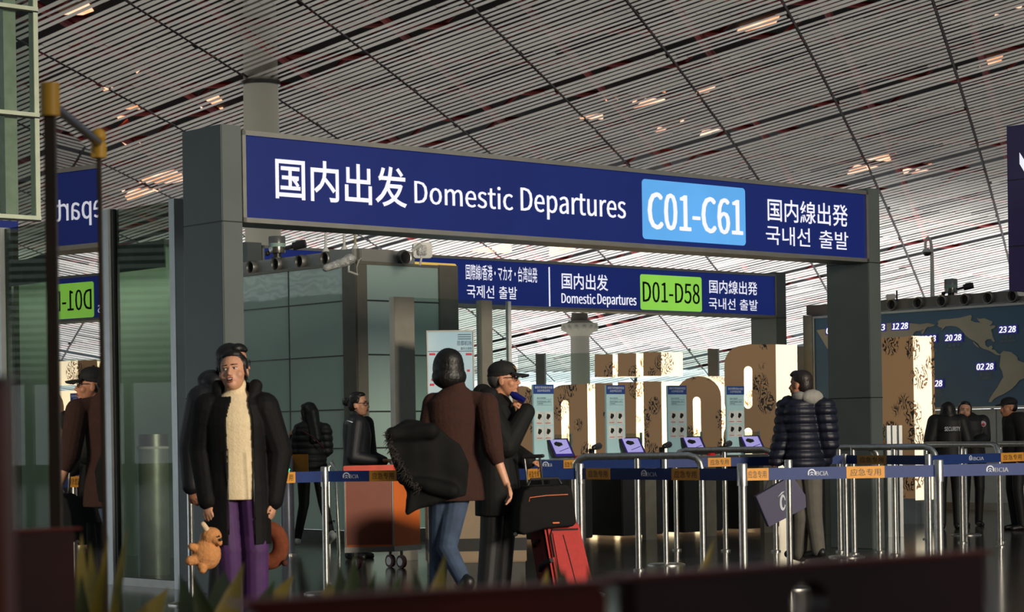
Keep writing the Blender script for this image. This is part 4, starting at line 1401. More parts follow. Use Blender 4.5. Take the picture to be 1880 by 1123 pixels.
def chair(xl, yl, xr, yr, ztop, label, hole=None, mt=M_wood):
    dl = (CAMH - ztop) / -ray(xl, yl)[1]
    dr = (CAMH - ztop) / -ray(xr, yr)[1]
    A, B = W(xl, yl, dl), W(xr, yr, dr)
    F = Frame(A, (B - A))
    L = (Vector((B.x, B.y, 0)) - Vector((A.x, A.y, 0))).length
    t = thing('cafe_chair', label, 'chair', F.P(L / 2, 0, 0.2), 'wooden cafe chairs in the foreground')
    out = rrect(0, L, ztop - 0.36, ztop, 0.012)
    if hole:
        # back panel in four slabs around an oval hand hole
        (hx, hy, hr) = hole
        ht, hz = F.tz(hx, hy)
        p = MB()
        cor = [math.degrees(math.atan2(zc_ - hz, tc_ - ht)) % 360 for tc_ in (0, L) for zc_ in (ztop, ztop - 0.36)]
        angs = sorted(list(range(0, 360, 15)) + cor)
        a = [(ht + hr * math.cos(R(q)), hz + hr * .8 * math.sin(R(q))) for q in angs]
        bm = p.bm
        for off in (0, -0.025):
            vin = [bm.verts.new(F.P(x, z_, off)) for x, z_ in a]
            vout = []
            for q in angs:
                cx, sx = math.cos(R(q)), math.sin(R(q))
                k = min(((L - ht) if cx > 0 else ht) / max(abs(cx), 1e-6), ((ztop - hz) if sx > 0 else (hz - ztop + 0.36)) / max(abs(sx), 1e-6))
                vout.append(bm.verts.new(F.P(ht + k * cx, hz + k * sx, off)))
            n = len(vin)
            for i in range(n):
                bm.faces.new((vin[i], vin[(i + 1) % n], vout[(i + 1) % n], vout[i]))
            if off == 0:
                i0, o0 = vin, vout
            else:
                for i in range(n):
                    bm.faces.new((i0[i], i0[(i + 1) % n], vin[(i + 1) % n], vin[i]))
                    bm.faces.new((o0[i], o0[(i + 1) % n], vout[(i + 1) % n], vout[i]))
        p.put('backrest', mt, t)
    else:
        MB().prism(out, F, -0.025, 0.0).put('backrest', mt, t)
    MB().slab(F, -0.012, L + 0.012, ztop, ztop + 0.004, -0.03, 0.004).put('top_edge', M_wood2, t)
    for q in (0.0, L - 0.035):
        MB().slab(F, q, q + 0.035, 0, ztop - 0.3, -0.03, 0.005).put('rear_leg', M_wood2, t)
        MB().slab(F, q, q + 0.035, 0, 0.44, 0.36, 0.40).put('front_leg', M_wood2, t)
    MB().slab(F, 0, L, 0.44, 0.47, -0.01, 0.42).put('seat', mt, t, bevel=0.006)
    return t, F, L


chair(1168, 1064, 1805, 1018, 0.95, 'dark brown chair back with hand hole at the lower right', hole=(1488, 1105, 0.026))
chair(470, 1112, 1112, 1074, 0.945, 'red-brown chair back across the bottom centre', mt=M_wood2)
chair(22, 978, 138, 972, 0.93, 'blurred brown chair back at the lower left')
# orange-red post at the left edge
q = W(2, 700, 1.6)
t = thing('parasol_post', 'blurred orange-red post at the left picture edge', 'post', (q.x - 0.02, q.y, 0))
MB().box((q.x - 0.04, q.y - 0.02, 0), (q.x + 0.004, q.y + 0.02, q.z)).put('shaft', mat('orange_red_wood', (150, 58, 26), 0.5, var=0.1), t)
MB().box((q.x - 0.045, q.y - 0.025, q.z), (q.x + 0.008, q.y + 0.025, q.z + 0.004)).put('cap', M_wood, t)

M_leaf = mat('variegated_leaf', (78, 84, 30), 0.45, c2=(168, 140, 52), scale=6)
M_leaf2 = mat('dark_green_leaf', (62, 72, 30), 0.45, var=0.3, scale=8)
M_pot = mat('brown_planter', (58, 34, 22), 0.6, var=0.15)


def leaf(parent, base, tip, width, m, droop=0.0):
    base, tip = Vector(base), Vector(tip)
    ax = tip - base
    side = ax.cross(Vector((0.1, -1, 0.15))).normalized()
    nrm = side.cross(ax).normalized()
    n = 9
    vs, fs = [], []
    for i in range(n + 1):
        f = i / n
        w = width * (math.sin(math.pi * min(1, (f * 0.86 + 0.1))) ** 0.8) * (1 - f ** 6)
        c = base + ax * f + nrm * (0.05 * math.sin(math.pi * f)) + Vector((0, 0, -droop * f * f))
        vs += [c - side * w + nrm * w * 0.35, c, c + side * w + nrm * w * 0.35]
    for i in range(n):
        k = i * 3
        fs += [(k, k + 1, k + 4, k + 3), (k + 1, k + 2, k + 5, k + 4)]
    o = put('leaf', mesh_of(vs, fs, 'leaf'), m, parent, smooth=True)
    return o


def plant(px, d, tips, label):
    g = ground(px, d, 1100) + Vector((0, 0, 0.46))
    t = thing('leafy_plant', label, 'plant', g, 'planter plants in front of the chairs')
    MB().cyl(g + Vector((0, 0, -0.02)), g + Vector((0, 0, 0.14)), 0.012, n=8).put('stem', M_leaf2, t)
    for i, (x, y, dd, w, mm) in enumerate(tips):
        b = g + Vector((random.uniform(-.03, .03), random.uniform(-.03, .03), 0.10 + 0.01 * i))
        leaf(t, b, W(x, y - 8, d + dd), w * 1.5, M_leaf if mm else M_leaf2)
    return t


q0, q1 = ground(60, 4.25, 1100), ground(1330, 4.25, 1100)
pb = thing('planter_box', 'long brown planter box below the leafy plants', 'planter', (q0 + q1) / 2)
for y0, y1 in ((-.17, -.15), (.15, .17)):
    MB().box((q0.x, 4.25 + y0, 0), (q1.x, 4.25 + y1, .5)).put('side_board', M_pot, pb)
for x in (q0.x, q1.x - .02):
    MB().box((x, 4.25 - .15, 0), (x + .02, 4.25 + .15, .5)).put('end_board', M_pot, pb)
MB().box((q0.x + .02, 4.25 - .15, .05), (q1.x - .02, 4.25 + .15, .455)).put('soil', mat('dark_soil', (30, 22, 16), 0.9, var=0.3, scale=30), pb)

plant(190, 4.3, [(310, 1085, .1, .022, 1), (165, 1000, 0, .012, 1), (236, 968, .05, .007, 1), (200, 985, -.1, .008, 1), (150, 985, .2, .009, 1), (150, 1060, -.1, .015, 0)], 'leafy plant with thin blades left of the girl')
plant(395, 4.2, [(330, 1062, .1, .02, 0), (448, 1038, 0, .02, 1), (505, 1072, .1, .02, 0), (412, 1052, .2, .02, 0), (350, 1050, -.1, .016, 0), (540, 1062, .2, .014, 1)], 'leafy plant in front of the girl in purple trousers')
plant(650, 4.3, [(652, 1018, 0, .017, 0), (622, 1040, .1, .016, 0), (690, 1052, -.1, .016, 0), (738, 1058, .1, .012, 0), (600, 1075, .2, .02, 1)], 'leafy plant in front of the orange podium')
plant(775, 4.1, [(818, 1022, 0, .018, 1), (760, 1050, .1, .014, 0), (850, 1070, .1, .018, 0), (730, 1075, 0, .015, 0)], 'leafy plant in front of the woman in jeans')
plant(930, 4.2, [(1005, 1052, .1, .02, 1), (880, 1075, 0, .02, 0), (960, 1060, -.1, .016, 1)], 'leafy plant below the capped man')
plant(1060, 4.0, [(1018, 1032, .1, .014, 0), (1078, 1040, 0, .012, 0), (1085, 1058, 0, .018, 0), (1035, 1050, 0, .014, 0)], 'leafy plant in front of the red suitcase')
plant(1215, 4.4, [(1312, 996, 0, .014, 1), (1250, 1035, .1, .012, 1)], 'leafy plant with one long blade near the dark chair')

# ================================================================ PEOPLE
M_skin = mat('warm_skin', (206, 152, 122), 0.5, var=0.05, scale=20)
M_skin2 = mat('tan_skin', (184, 128, 98), 0.5, var=0.06, scale=20)
M_hair = mat('black_hair', (15, 12, 11), 0.5, var=0.3, scale=60)
M_lip = mat('lip_colour', (150, 78, 70), 0.45)
M_eyew = mat('eye_white', (214, 206, 198), 0.3)
M_iris = mat('dark_iris', (22, 14, 10), 0.2)
M_gl = mat('dark_spectacle_frame', (34, 28, 28), 0.3, 0.3)
M_coat = mat('black_down_coat', (13, 12, 12), 0.75, var=0.2, scale=14, bump=0.25, bscale=16, spec=0.25)
M_shoe_w = mat('white_shoe', (206, 204, 198), 0.5)
M_shoe_b = mat('black_shoe', (24, 22, 22), 0.45)


def basis(d, pn):
    d = Vector(d).normalized()
    pn = Vector(pn)
    pn = (pn - d * pn.dot(d)).normalized()
    w = d.cross(pn)
    return w, d, pn


class Person:
    def __init__(self, label, px, d, h, rz, voxel=0.006, pxy=800, lean=0.0):
        g = ground(px, d, pxy)
        self.k = h / 1.7
        self.M = Matrix.Translation(g) @ Matrix.Rotation(R(rz), 4, 'Z') @ Matrix.Scale(self.k, 4)
        self.Mi = self.M.inverted()
        self.d, self.v, self.lean = d, voxel, R(lean)
        self.t = thing('person', label, 'person', g)
        self.J = {}
        for s, q in (('l', 1), ('r', -1)):
            self.J.update({s + 'sh': (q * .158, .005, 1.350), s + 'el': (q * .225, .03, 1.12), s + 'wr': (q * .225, -.04, .88), s + 'hip': (q * .085, 0, .92), s + 'kn': (q * .095, -.02, .50), s + 'an': (q * .095, .03, .085)})
        self.hd = {'l': (0, -.1, -1), 'r': (0, -.1, -1)}
        self.hn = {'l': (-1, 0, 0), 'r': (1, 0, 0)}
        self.curl = {'l': 35, 'r': 35}
        self.hc, self.hr = Vector((0, -.01, 1.585)), Euler((0, 0, 0))

    def loc(self, px, py, dd=0.0):
        q = self.Mi @ W(px, py, self.d + dd)
        return self.unlean(q)

    def leanp(self, p):
        a = self.lean * max(0, min(1, (p.z - .85) / .3))
        y, z = p.y, p.z - .93
        return Vector((p.x, y * math.cos(a) - z * math.sin(a), .93 + y * math.sin(a) + z * math.cos(a))) if a else p.copy()

    def unlean(self, q):
        p = q.copy()
        for _ in range(8):
            p = p + (q - self.leanp(p))
        return p

    def j(self, k):
        return Vector(self.J[k])

    def head(self, yaw=0, pitch=0, roll=0, c=None):
        """yaw > 0 turns to the person's left, pitch > 0 lifts the chin."""
        self.hr = Euler((R(-pitch), R(roll), R(yaw)), 'XYZ')
        if c is not None:
            self.hc = Vector(c)

    def H(self, p):
        return self.hc + self.hr.to_matrix() @ Vector(p)

    def fin(self, name, mb, m, voxel=None, smooth=4, post=None, parent=None):
        def f(me):
            if post:
                post(me)
            co = co_get(me)
            if self.lean:
                a = self.lean * np.clip((co[:, 2] - .85) / .3, 0, 1)
                y, z = co[:, 1].copy(), co[:, 2] - .93
                co[:, 1], co[:, 2] = y * np.cos(a) - z * np.sin(a), .93 + y * np.sin(a) + z * np.cos(a)
            Mn = np.array(self.M)
            co_set(me, co @ Mn[:3, :3].T + Mn[:3, 3])
        return remesh(name, mb, voxel or self.v, m, parent or self.t, smooth, f)

    def raw(self, name, mb, m, parent=None, smooth=True):
        me = mb.mesh(name)
        for v in me.vertices:
            v.co = self.M @ self.leanp(v.co)
        me.update()
        return put(name, me, m, parent or self.t, smooth=smooth)

    def hell(self, mb, c, r, u=16, v=10):
        mb.ell(self.H(c), r, self.hr.to_quaternion(), u, v)

    def body(self, m=M_skin, feet=True, sex='f'):
        b = MB()
        H = self.hell
        H(b, (0, .012, .03), (.079, .094, .088), 20, 14)
        H(b, (0, -.022, -.035), (.067, .066, .078), 20, 14)
        H(b, (0, -.050, -.085), (.034, .036, .028))
        H(b, (0, -.066, .026), (.052, .016, .010))
        for s in (-1, 1):
            H(b, (s * .043, -.050, -.030), (.028, .028, .027))
            H(b, (s * .081, .008, -.012), (.009, .020, .031))
            H(b, (s * .011, -.092, -.034), (.009, .010, .008), 10, 8)
        b.cap(self.H((0, -.080, .008)), self.H((0, -.104, -.028)), .008, .0115, 10)
        H(b, (0, -.086, -.058), (.023, .010, .010))
        b.cap((0, .025, 1.38), self.H((0, .02, -.07)), .052, .050)
        b.ell((0, 0, 1.27), (.140, .088, .16)).ell((0, 0, 1.08), (.12, .085, .16)).ell((0, 0, .93), (.135, .09, .11))
        b.cap((-.11, .01, 1.35), (.11, .01, 1.35), .035)
        for s in 'lr':
            b.cap(self.j(s + 'sh'), self.j(s + 'el'), .042, .036).cap(self.j(s + 'el'), self.j(s + 'wr'), .036, .025)
            self.hand(b, s)
            b.cap(self.j(s + 'hip'), self.j(s + 'kn'), .07, .05).cap(self.j(s + 'kn'), self.j(s + 'an'), .047, .033)
            a = self.j(s + 'an')
            b.cap(a + Vector((0, .02, -.04)), a + Vector((0, -.11, -.05)), .03, .024)
        self.b = self.fin('body', b, m, smooth=3)
        return self

    def hand(self, b, s):
        wr = self.j(s + 'wr')
        w, d, n = basis(self.hd[s], self.hn[s])
        q = Matrix((w, d, n)).transposed().to_quaternion()
        b.ell(wr + d * .045, (.037, .05, .016), q, 14, 8)
        b.cap(wr - d * .01, wr + d * .02, .024, .024, 10)
        c = R(self.curl[s])
        for i, (o, L) in enumerate(((-.030, .062), (-.010, .074), (.010, .070), (.029, .054))):
            p0 = wr + d * (.085 - abs(o) * .25) + w * o
            d1 = d * math.cos(c) + n * math.sin(c)
            d2 = d * math.cos(2.1 * c) + n * math.sin(2.1 * c)
            p1 = p0 + (d1 + w * o * 2.0) * L * .52
            p2 = p1 + d2 * L * .5
            b.cap(p0, p1, .0088, .0082, 8).cap(p1, p2, .0082, .0068, 8)
        sg = -1 if s == 'l' else 1
        sg = self.th.get(s, sg) if hasattr(self, 'th') else sg
        p0 = wr + d * .025 + w * sg * .026
        p1 = p0 + d * .032 + w * sg * .022 + n * .012
        b.cap(p0, p1, .012, .0095, 8).cap(p1, p1 + d * .03 + n * .012, .0095, .0075, 8)

    def face(self, brow=True, mouth='closed', glasses=False, look=0.0, brow_m=M_hair):
        for s in (-1, 1):
            e = MB()
            self.hell(e, (s * .031, -.0715, .006), (.0135, .007, .0062), 14, 8)
            w = self.raw('eye', e, M_eyew, self.b)
            e = MB()
            self.hell(e, (s * .031 + look, -.0765, .0062), (.0055, .0035, .0058), 10, 8)
            self.raw('iris', e, M_iris, w)
            e = MB()
            e.cap(self.H((s * .016, -.0775, .0135)), self.H((s * .044, -.0685, .0125)), .0022, .0018, 8)
            self.raw('eyelid', e, M_iris, self.b)
            e = MB()
            e.cap(self.H((s * .015, -.084, .0290)), self.H((s * .046, -.070, .0300)), .0035, .0022, 8)
            self.raw('eyebrow', e, brow_m, self.b)
        e = MB()
        if mouth == 'open':
            self.hell(e, (0, -.0935, -.0525), (.022, .007, .005))
            self.hell(e, (0, -.0905, -.0735), (.019, .007, .0055))
            self.raw('lips', e, M_lip, self.b)
            e = MB()
            self.hell(e, (0, -.0925, -.062), (.0185, .005, .0085))
            mo = self.raw('mouth', e, mat('dark_mouth', (70, 26, 24), 0.5), self.b)
            e = MB()
            self.hell(e, (0, -.0960, -.0585), (.0125, .003, .0045))
            self.raw('teeth', e, M_eyew, mo)
        elif mouth == 'smile':
            self.hell(e, (0, -.0935, -.060), (.026, .007, .008))
            self.raw('lips', e, M_lip, self.b)
            e = MB()
            self.hell(e, (0, -.0965, -.059), (.019, .005, .0045))
            self.raw('teeth', e, M_eyew, self.b)
        else:
            self.hell(e, (0, -.0935, -.0575), (.021, .006, .0045))
            self.hell(e, (0, -.0925, -.0655), (.018, .006, .005))
            self.raw('lips', e, M_lip, self.b)
        if glasses:
            g = MB()
            for s in (-1, 1):
                g.tube([self.H((s * .034 + .025 * math.cos(R(a)), -.092 + .012 * abs(math.cos(R(a))) * (math.cos(R(a)) * s > 0), .004 + .019 * math.sin(R(a)))) for a in range(0, 361, 24)], .0022, 6)
                g.tube([self.H((s * .058, -.082, .010)), self.H((s * .080, -.02, .012)), self.H((s * .080, .02, .004))], .0022, 6)
            g.tube([self.H((-.010, -.093, .008)), self.H((0, -.098, .011)), self.H((.010, -.093, .008))], .0022, 6)
            self.raw('spectacles', g, M_gl)
        return self

    def hair(self, style, m=M_hair):
        b = MB()
        H = self.hell
        H(b, (0, .026, .047), (.087, .090, .083), 20, 14)
        H(b, (0, .050, .0), (.076, .066, .085), 18, 12)
        if style == 'short':
            H(b, (0, -.035, .092), (.062, .045, .034))
            H(b, (.015, -.058, .086), (.040, .028, .020))
        if style == 'swept':
            H(b, (0, -.015, .098), (.068, .050, .030))
            for s in (-1, 1):
                H(b, (s * .076, .010, .040), (.014, .036, .044))
            H(b, (0, .095, -.03), (.05, .05, .05))
            b.cap(self.H((.074, -.02, .02)), self.H((.088, .0, -.06)), .010, .004, 8)
        if style == 'bob':
            H(b, (0, .012, .005), (.098, .104, .128), 24, 16)
            H(b, (0, .024, -.045), (.109, .096, .080), 20, 14)
        if style == 'long':
            H(b, (0, -.014, .096), (.068, .052, .030))
            for s in (-1, 1):
                b.cap(self.H((s * .07, .01, .03)), self.H((s * .078, .03, -.14)), .030, .022)
            b.cap(self.H((0, .06, 0)), self.H((0, .085, -.30)), .085, .055)
            b.cap(self.H((.04, .06, -.05)), self.H((.05, .08, -.33)), .05, .03)
        if style == 'bun':
            H(b, (0, -.014, .096), (.068, .052, .030))
            H(b, (0, .135, .028), (.046, .044, .044))
            for s in (-1, 1):
                H(b, (s * .076, .008, .035), (.014, .040, .036))
        if style == 'tied':
            H(b, (0, -.014, .096), (.068, .052, .030))
            for s in (-1, 1):
                H(b, (s * .078, .010, .01), (.016, .034, .060))
            H(b, (0, .10, -.02), (.05, .05, .06))
        def rough(me):
            co = co_get(me)
            co_set(me, co + np.random.RandomState(5).uniform(-.0012, .0012, co.shape))
        self.fin('hair', b, m, smooth=2, post=rough)
        return self

    def loft(self, b, rings, n=28):
        rs = []
        for z, rx, ry, yc in rings:
            rs.append([b.bm.verts.new((rx * math.cos(2 * math.pi * i / n), yc + ry * math.sin(2 * math.pi * i / n), z)) for i in range(n)])
        for q, s in zip(rs, rs[1:]):
            for i in range(n):
                b.bm.faces.new((q[i], q[(i + 1) % n], s[(i + 1) % n], s[i]))
        b.bm.faces.new(rs[0][::-1])
        b.bm.faces.new(rs[-1])

    def top(self, name, m, hem, th=0.02, sleeve=1.0, arm=0.0, flare=0.0, collar=0.0, quilt=0.0, cut=None, hood=False, waist=1.0, extra=None, smooth=4):
        b = MB()
        t = th
        rings = []
        if hem < .9:
            rings.append((hem, .155 + t + flare, .115 + t + flare * .7, 0))
        if hem < .84:
            rings.append((.86, .155 + t + flare * .5, .115 + t + flare * .4, 0))
        rings += [(max(hem + .01, .95), .148 + t, .108 + t, 0), (1.08, (.136 + t) * waist, (.100 + t) * waist, 0), (1.25, .152 + t, .108 + t, -.004), (1.36, .148 + t, .092 + t, .004), (1.412, .098 + t, .072 + t * .8, .012), (1.447, .064 + t * .4, .056 + t * .4, .016)]
        self.loft(b, rings)
        for s in 'lr':
            sh, el, wr = self.j(s + 'sh'), self.j(s + 'el'), self.j(s + 'wr')
            b.cap(sh * Vector((.75, 1, 1)) if False else sh, el, .052 + t * .9 + arm, .046 + t * .7 + arm)
            if sleeve > .5:
                f = (sleeve - .5) * 2
                e2 = el.lerp(wr, f)
                b.cap(el, e2, .045 + t * .7 + arm, .034 + t * .5 + arm * .7)
            b.cap((sh.x * .42, .01, 1.378), sh, .042 + t * .7, .050 + t * .8 + arm * .8)
        if collar:
            b.cap((0, .018, 1.40), self.hc.lerp(Vector((0, .018, 1.40)), .55) + Vector((0, .01, collar - .05)), .068 + t * .4, .062 + t * .3)
        if hood:
            b.ell((0, .095, 1.44), (.12, .07, .075)).ell((.09, .03, 1.44), (.05, .07, .05)).ell((-.09, .03, 1.44), (.05, .07, .05))
        if extra:
            extra(b)
        def post(me):
            if quilt:
                co = co_get(me)
                co_set(me, co + nrm_get(me) * (quilt * (np.abs(np.sin(co[:, 2] * math.pi / .075)) - .5))[:, None])
            if cut:
                bm = bmesh.new()
                bm.from_mesh(me)
                bmesh.ops.delete(bm, geom=[v for v in bm.verts if cut(v.co)], context='VERTS')
                bm.to_mesh(me)
                bm.free()
        o = self.fin(name, b, m, smooth=smooth, post=post)
        if cut:
            md = o.modifiers.new('thickness', 'SOLIDIFY')
            md.thickness = .014
            md.offset = -1
        return o

    def pants(self, m, th=.012, low=.03, wide=0.0, name='trousers', up=1.0):
        b = MB()
        b.ell((0, 0, .94), (.142 + th, .10 + th, .11))
        for s in 'lr':
            h, k, a = self.j(s + 'hip'), self.j(s + 'kn'), self.j(s + 'an')
            e = k.lerp(a, up)
            b.cap(h, k, .078 + th, .056 + th + wide * .6).cap(k, e + Vector((0, 0, -.02)), .055 + th + wide * .6, .040 + th + wide)
        return self.fin(name, b, m)

    def shoes(self, m):
        for s in 'lr':
            a = self.j(s + 'an')
            k = self.j(s + 'kn')
            d = (k - a).normalized()
            f = (Vector((0, -1, 0)) - d * d.y * -1 * -1)
            f = (Vector((0, -1, -.12)) - d * Vector((0, -1, -.12)).dot(d)).normalized()
            b = MB()
            c = a - d * .045
            b.cap(c - f * .03, c + f * .13, .042, .034).cap(c, a, .043, .040)
            self.fin('shoe', b, m, voxel=max(self.v, .007))


# ---------------------------------------------------------------- girl with open black coat
P = Person('girl in open black coat, cream turtleneck and purple trousers', 434, 12.3, 1.61, 0, 0.0055)
P.J.update(rel=P.loc(372, 828, .03), rwr=P.loc(381, 918, -.08), lel=P.loc(512, 828, .05), lwr=P.loc(502, 918, 0), rsh=(-.165, .005, 1.345), lsh=(.165, .005, 1.345))
P.J.update(lhip=(.085, 0, .92), lkn=(.11, -.04, .50), lan=(.10, .02, .085), rkn=(-.045, -.03, .50), ran=(-.035, .03, .085))
P.hd = {'l': (-.05, -.1, -1), 'r': (.05, -.25, -1)}
P.hn = {'l': (-1, .2, 0), 'r': (.6, 1, 0)}
P.curl = {'l': 30, 'r': 28}
P.head(yaw=-8, pitch=9, roll=-6, c=P.loc(429, 683, .0) + Vector((0, -.01, 0)))
P.body(M_skin).face(mouth='open', look=-.003).hair('swept')
M_knit = mat('cream_ribbed_knit', (236, 214, 174), 0.8, var=0.04, scale=30, bump=0.2, bscale=90)
P.top('sweater', M_knit, .80, th=.008, sleeve=.5, collar=.075)
M_purple = mat('purple_trouser_cloth', (74, 40, 92), 0.7, var=0.12, scale=10)
P.pants(M_purple, wide=.018)
P.shoes(M_shoe_b)


def gcut(c):
    x0 = .035 + .01 * (1.2 - c.z)
    gap = .078 if c.z < 1.28 else max(.05, .078 - (c.z - 1.28) * .25)
    if c.z > 1.415 and c.y < .0 and abs(c.x) < .075:
        return True
    return c.z < .535 or (c.y < .02 and abs(c.x - x0) < gap and c.z < 1.5)


def gex(b):
    b.cap((-.085, -.01, 1.40), (-.105, .0, 1.475), .05, .042).cap((.09, -.01, 1.40), (.12, .0, 1.475), .05, .042)


P.top('coat', M_coat, .50, th=.035, arm=.012, flare=.012, hood=True, cut=gcut, extra=gex)
zp = MB()
for x in (-.032, .118):
    zp.cap((x, -.155, .60), (x, -.16, 1.1), .003)
P.raw('zip', zp, M_dsteel)

# plush toy in her hand
def plush(px, py, d):
    g = W(px, py, d)
    t = thing('plush_toy', 'tan plush dog toy hanging from the hand of the girl', 'toy', g)
    b = MB()
    q = lambda x, y, dd=0: W(x, y, d + dd)
    k = d / FPX
    b.ell(q(379, 1017), (27 * k, 24 * k, 29 * k)).ell(q(388, 985), (19 * k, 18 * k, 18 * k))
    b.cap(q(366, 1008, -.03), q(352, 1003, -.05), 8 * k, 7 * k).cap(q(366, 1025, -.03), q(349, 1029, -.05), 10 * k, 9 * k)
    b.cap(q(372, 1040, -.04), q(372, 1046, -.05), 10 * k, 7 * k).cap(q(396, 990, -.03), q(403, 996, -.04), 9 * k, 6 * k)
    def fuzz(me):
        co = co_get(me)
        co_set(me, co + nrm_get(me) * np.random.RandomState(4).uniform(-.002, .002, (len(co), 1)))
    remesh('body', b, .005, mat('tan_plush', (206, 142, 86), 0.9, var=0.1, scale=60), t, 3, fuzz)
    M_pl = mat('pale_plush', (226, 196, 160), 0.9, var=0.08, scale=50)
    remesh('ear', MB().cap(q(384, 978, -.02), q(373, 962, -.02), 6 * k, 5 * k), .004, M_pl, t, 3)
    remesh('ear', MB().cap(q(374, 984, .01), q(371, 998, .0), 7 * k, 6 * k), .004, M_pl, t, 3)
    MB().ell(q(405, 990, -.06), (3 * k, 3 * k, 3 * k)).put('nose', M_black, t, smooth=True)
    MB().ell(q(402, 984, -.06), (2 * k, 2 * k, 2 * k)).put('eye', M_black, t, smooth=True)


plush(380, 1010, 12.1)
# neck pillow in the other hand
pc_ = W(494, 1001, 12.45)
t = thing('neck_pillow', 'brown ring-shaped neck pillow carried by the girl', 'pillow', pc_)
b = MB()
k = 12.45 / FPX
pts = [(494 + 22 * math.cos(R(a)), 1001 + 30 * math.sin(R(a))) for a in range(-110, 171, 20)]
for (x0, y0), (x1, y1) in zip(pts, pts[1:]):
    b.cap(W(x0, y0, 12.45), W(x1, y1, 12.45), 15 * k, 15 * k)
remesh('cushion', b, .006, mat('brown_plush', (112, 54, 26), 0.9, var=0.15, scale=40), t, 4)
MB().ell(W(488, 1005, 12.42), (5 * k, 8 * k, 9 * k)).put('red_tag', mat('red_plush', (200, 40, 40), 0.8), t, smooth=True)
MB().ell(W(523, 1033, 12.42), (6 * k, 8 * k, 6 * k)).put('ear', mat('dark_brown_plush', (74, 34, 20), 0.9), t, smooth=True)

# ---------------------------------------------------------------- man behind the girl
P = Person('man with glasses mostly hidden behind the girl', 414, 13.4, 1.72, 62, 0.007)
P.head(yaw=6, c=P.loc(429, 668, 0))
P.J.update(rel=P.loc(352, 820, -.05), rwr=P.loc(352, 890, -.05), rsh=P.loc(372, 735, -.08), rkn=(-.09, -.02, .5), ran=(-.09, .03, .085))
P.body(M_skin2).face(glasses=True).hair('short')
P.top('jacket', mat('black_jacket', (17, 18, 22), 0.55, var=0.2, scale=10), .78, th=.035, arm=.015, hood=True)
P.pants(mat('black_trousers', (20, 20, 22), 0.6))
P.shoes(mat('silver_trainer', (150, 146, 150), 0.4))

# ---------------------------------------------------------------- woman in brown, walking away
P = Person('woman in brown sweater and jeans walking away with a coat on her arm', 836, 12.9, 1.63, -158, 0.0055)
P.head(yaw=0, c=P.loc(822, 678, 0))
P.J.update(rsh=P.loc(893, 742, -.02), rel=P.loc(905, 822, -.10), rwr=P.loc(928, 884, -.12), lsh=P.loc(797, 742, .02), lel=P.loc(782, 820, -.02), lwr=P.loc(752, 818, .18))
P.J.update(lhip=P.loc(812, 912, 0), rhip=P.loc(838, 912, -.02), lkn=P.loc(806, 1010, .05), lan=P.loc(802, 1105, .1), rkn=P.loc(820, 1005, -.02), ran=P.loc(852, 1062, -.12))
w_ = (P.Mi.to_3x3() @ Vector((.10, 0, -.26))).normalized()
P.hd['r'] = w_
P.hn['r'] = P.Mi.to_3x3() @ Vector((-.9, -.3, -.2))
P.th = {'r': -1}
P.curl = {'l': 40, 'r': 32}
P.body(M_skin).hair('bob')
M_brown = mat('dark_brown_knit', (50, 21, 9), 0.9, var=0.12, scale=30, bump=0.2, bscale=70)
P.top('sweater', M_brown, .745, th=.016, sleeve=.66, arm=.008, flare=.012, collar=.085)
M_denim = mat('blue_denim', (58, 74, 98), 0.8, var=0.2, scale=12)
P.pants(M_denim, th=.008, name='jeans')
P.shoes(M_shoe_b)
CO = Frame(W(790, 850, 12.75), (1, 0.15))
out = [(712, 802), (722, 783), (748, 772), (782, 774), (806, 786), (845, 812), (862, 852), (858, 912), (812, 920), (782, 928), (746, 945), (751, 905), (738, 884), (722, 850)]
t = thing('folded_coat', 'black coat with fur trim draped over the arm of the woman', 'coat', CO.P(0, 0.4))
b = MB().prism([CO.tz(*q) for q in out], CO, -.13, .02)
b.cap(W(722, 798, 12.72), W(790, 790, 12.72), .05, .05).cap(W(740, 880, 12.72), W(830, 900, 12.72), .03, .05)
def crease(me):
    from mathutils import noise
    co, nn = co_get(me), nrm_get(me)
    w = np.array([noise.noise(Vector((q[0] * 9, q[1] * 9, q[2] * 5))) for q in co])
    co_set(me, co + nn * (.016 * w)[:, None])
remesh('cloth', b, .009, mat('charcoal_coat_cloth', (15, 15, 14), 0.8, var=0.2, scale=12, spec=0.2), t, 14, crease)
fur = MB()
rr = random.Random(8)
path = [(716, 790), (714, 806), (722, 826), (734, 846), (744, 866), (758, 886), (770, 896)]
for (x0, y0), (x1, y1) in zip(path, path[1:]):
    for i in range(60):
        f = rr.random()
        a = W(x0 + (x1 - x0) * f + rr.uniform(-5, 5), y0 + (y1 - y0) * f + rr.uniform(-5, 5), 12.70 + rr.uniform(-.03, .03))
        fur.cyl(a, a + Vector((rr.uniform(-.035, .012), rr.uniform(-.03, .0), rr.uniform(-.04, .01))), .004, .0006, n=4)
o = fur.put('fur_trim', mat('dark_fur', (34, 28, 25), 0.8, var=0.3, scale=40), t)
o['kind'] = 'stuff'

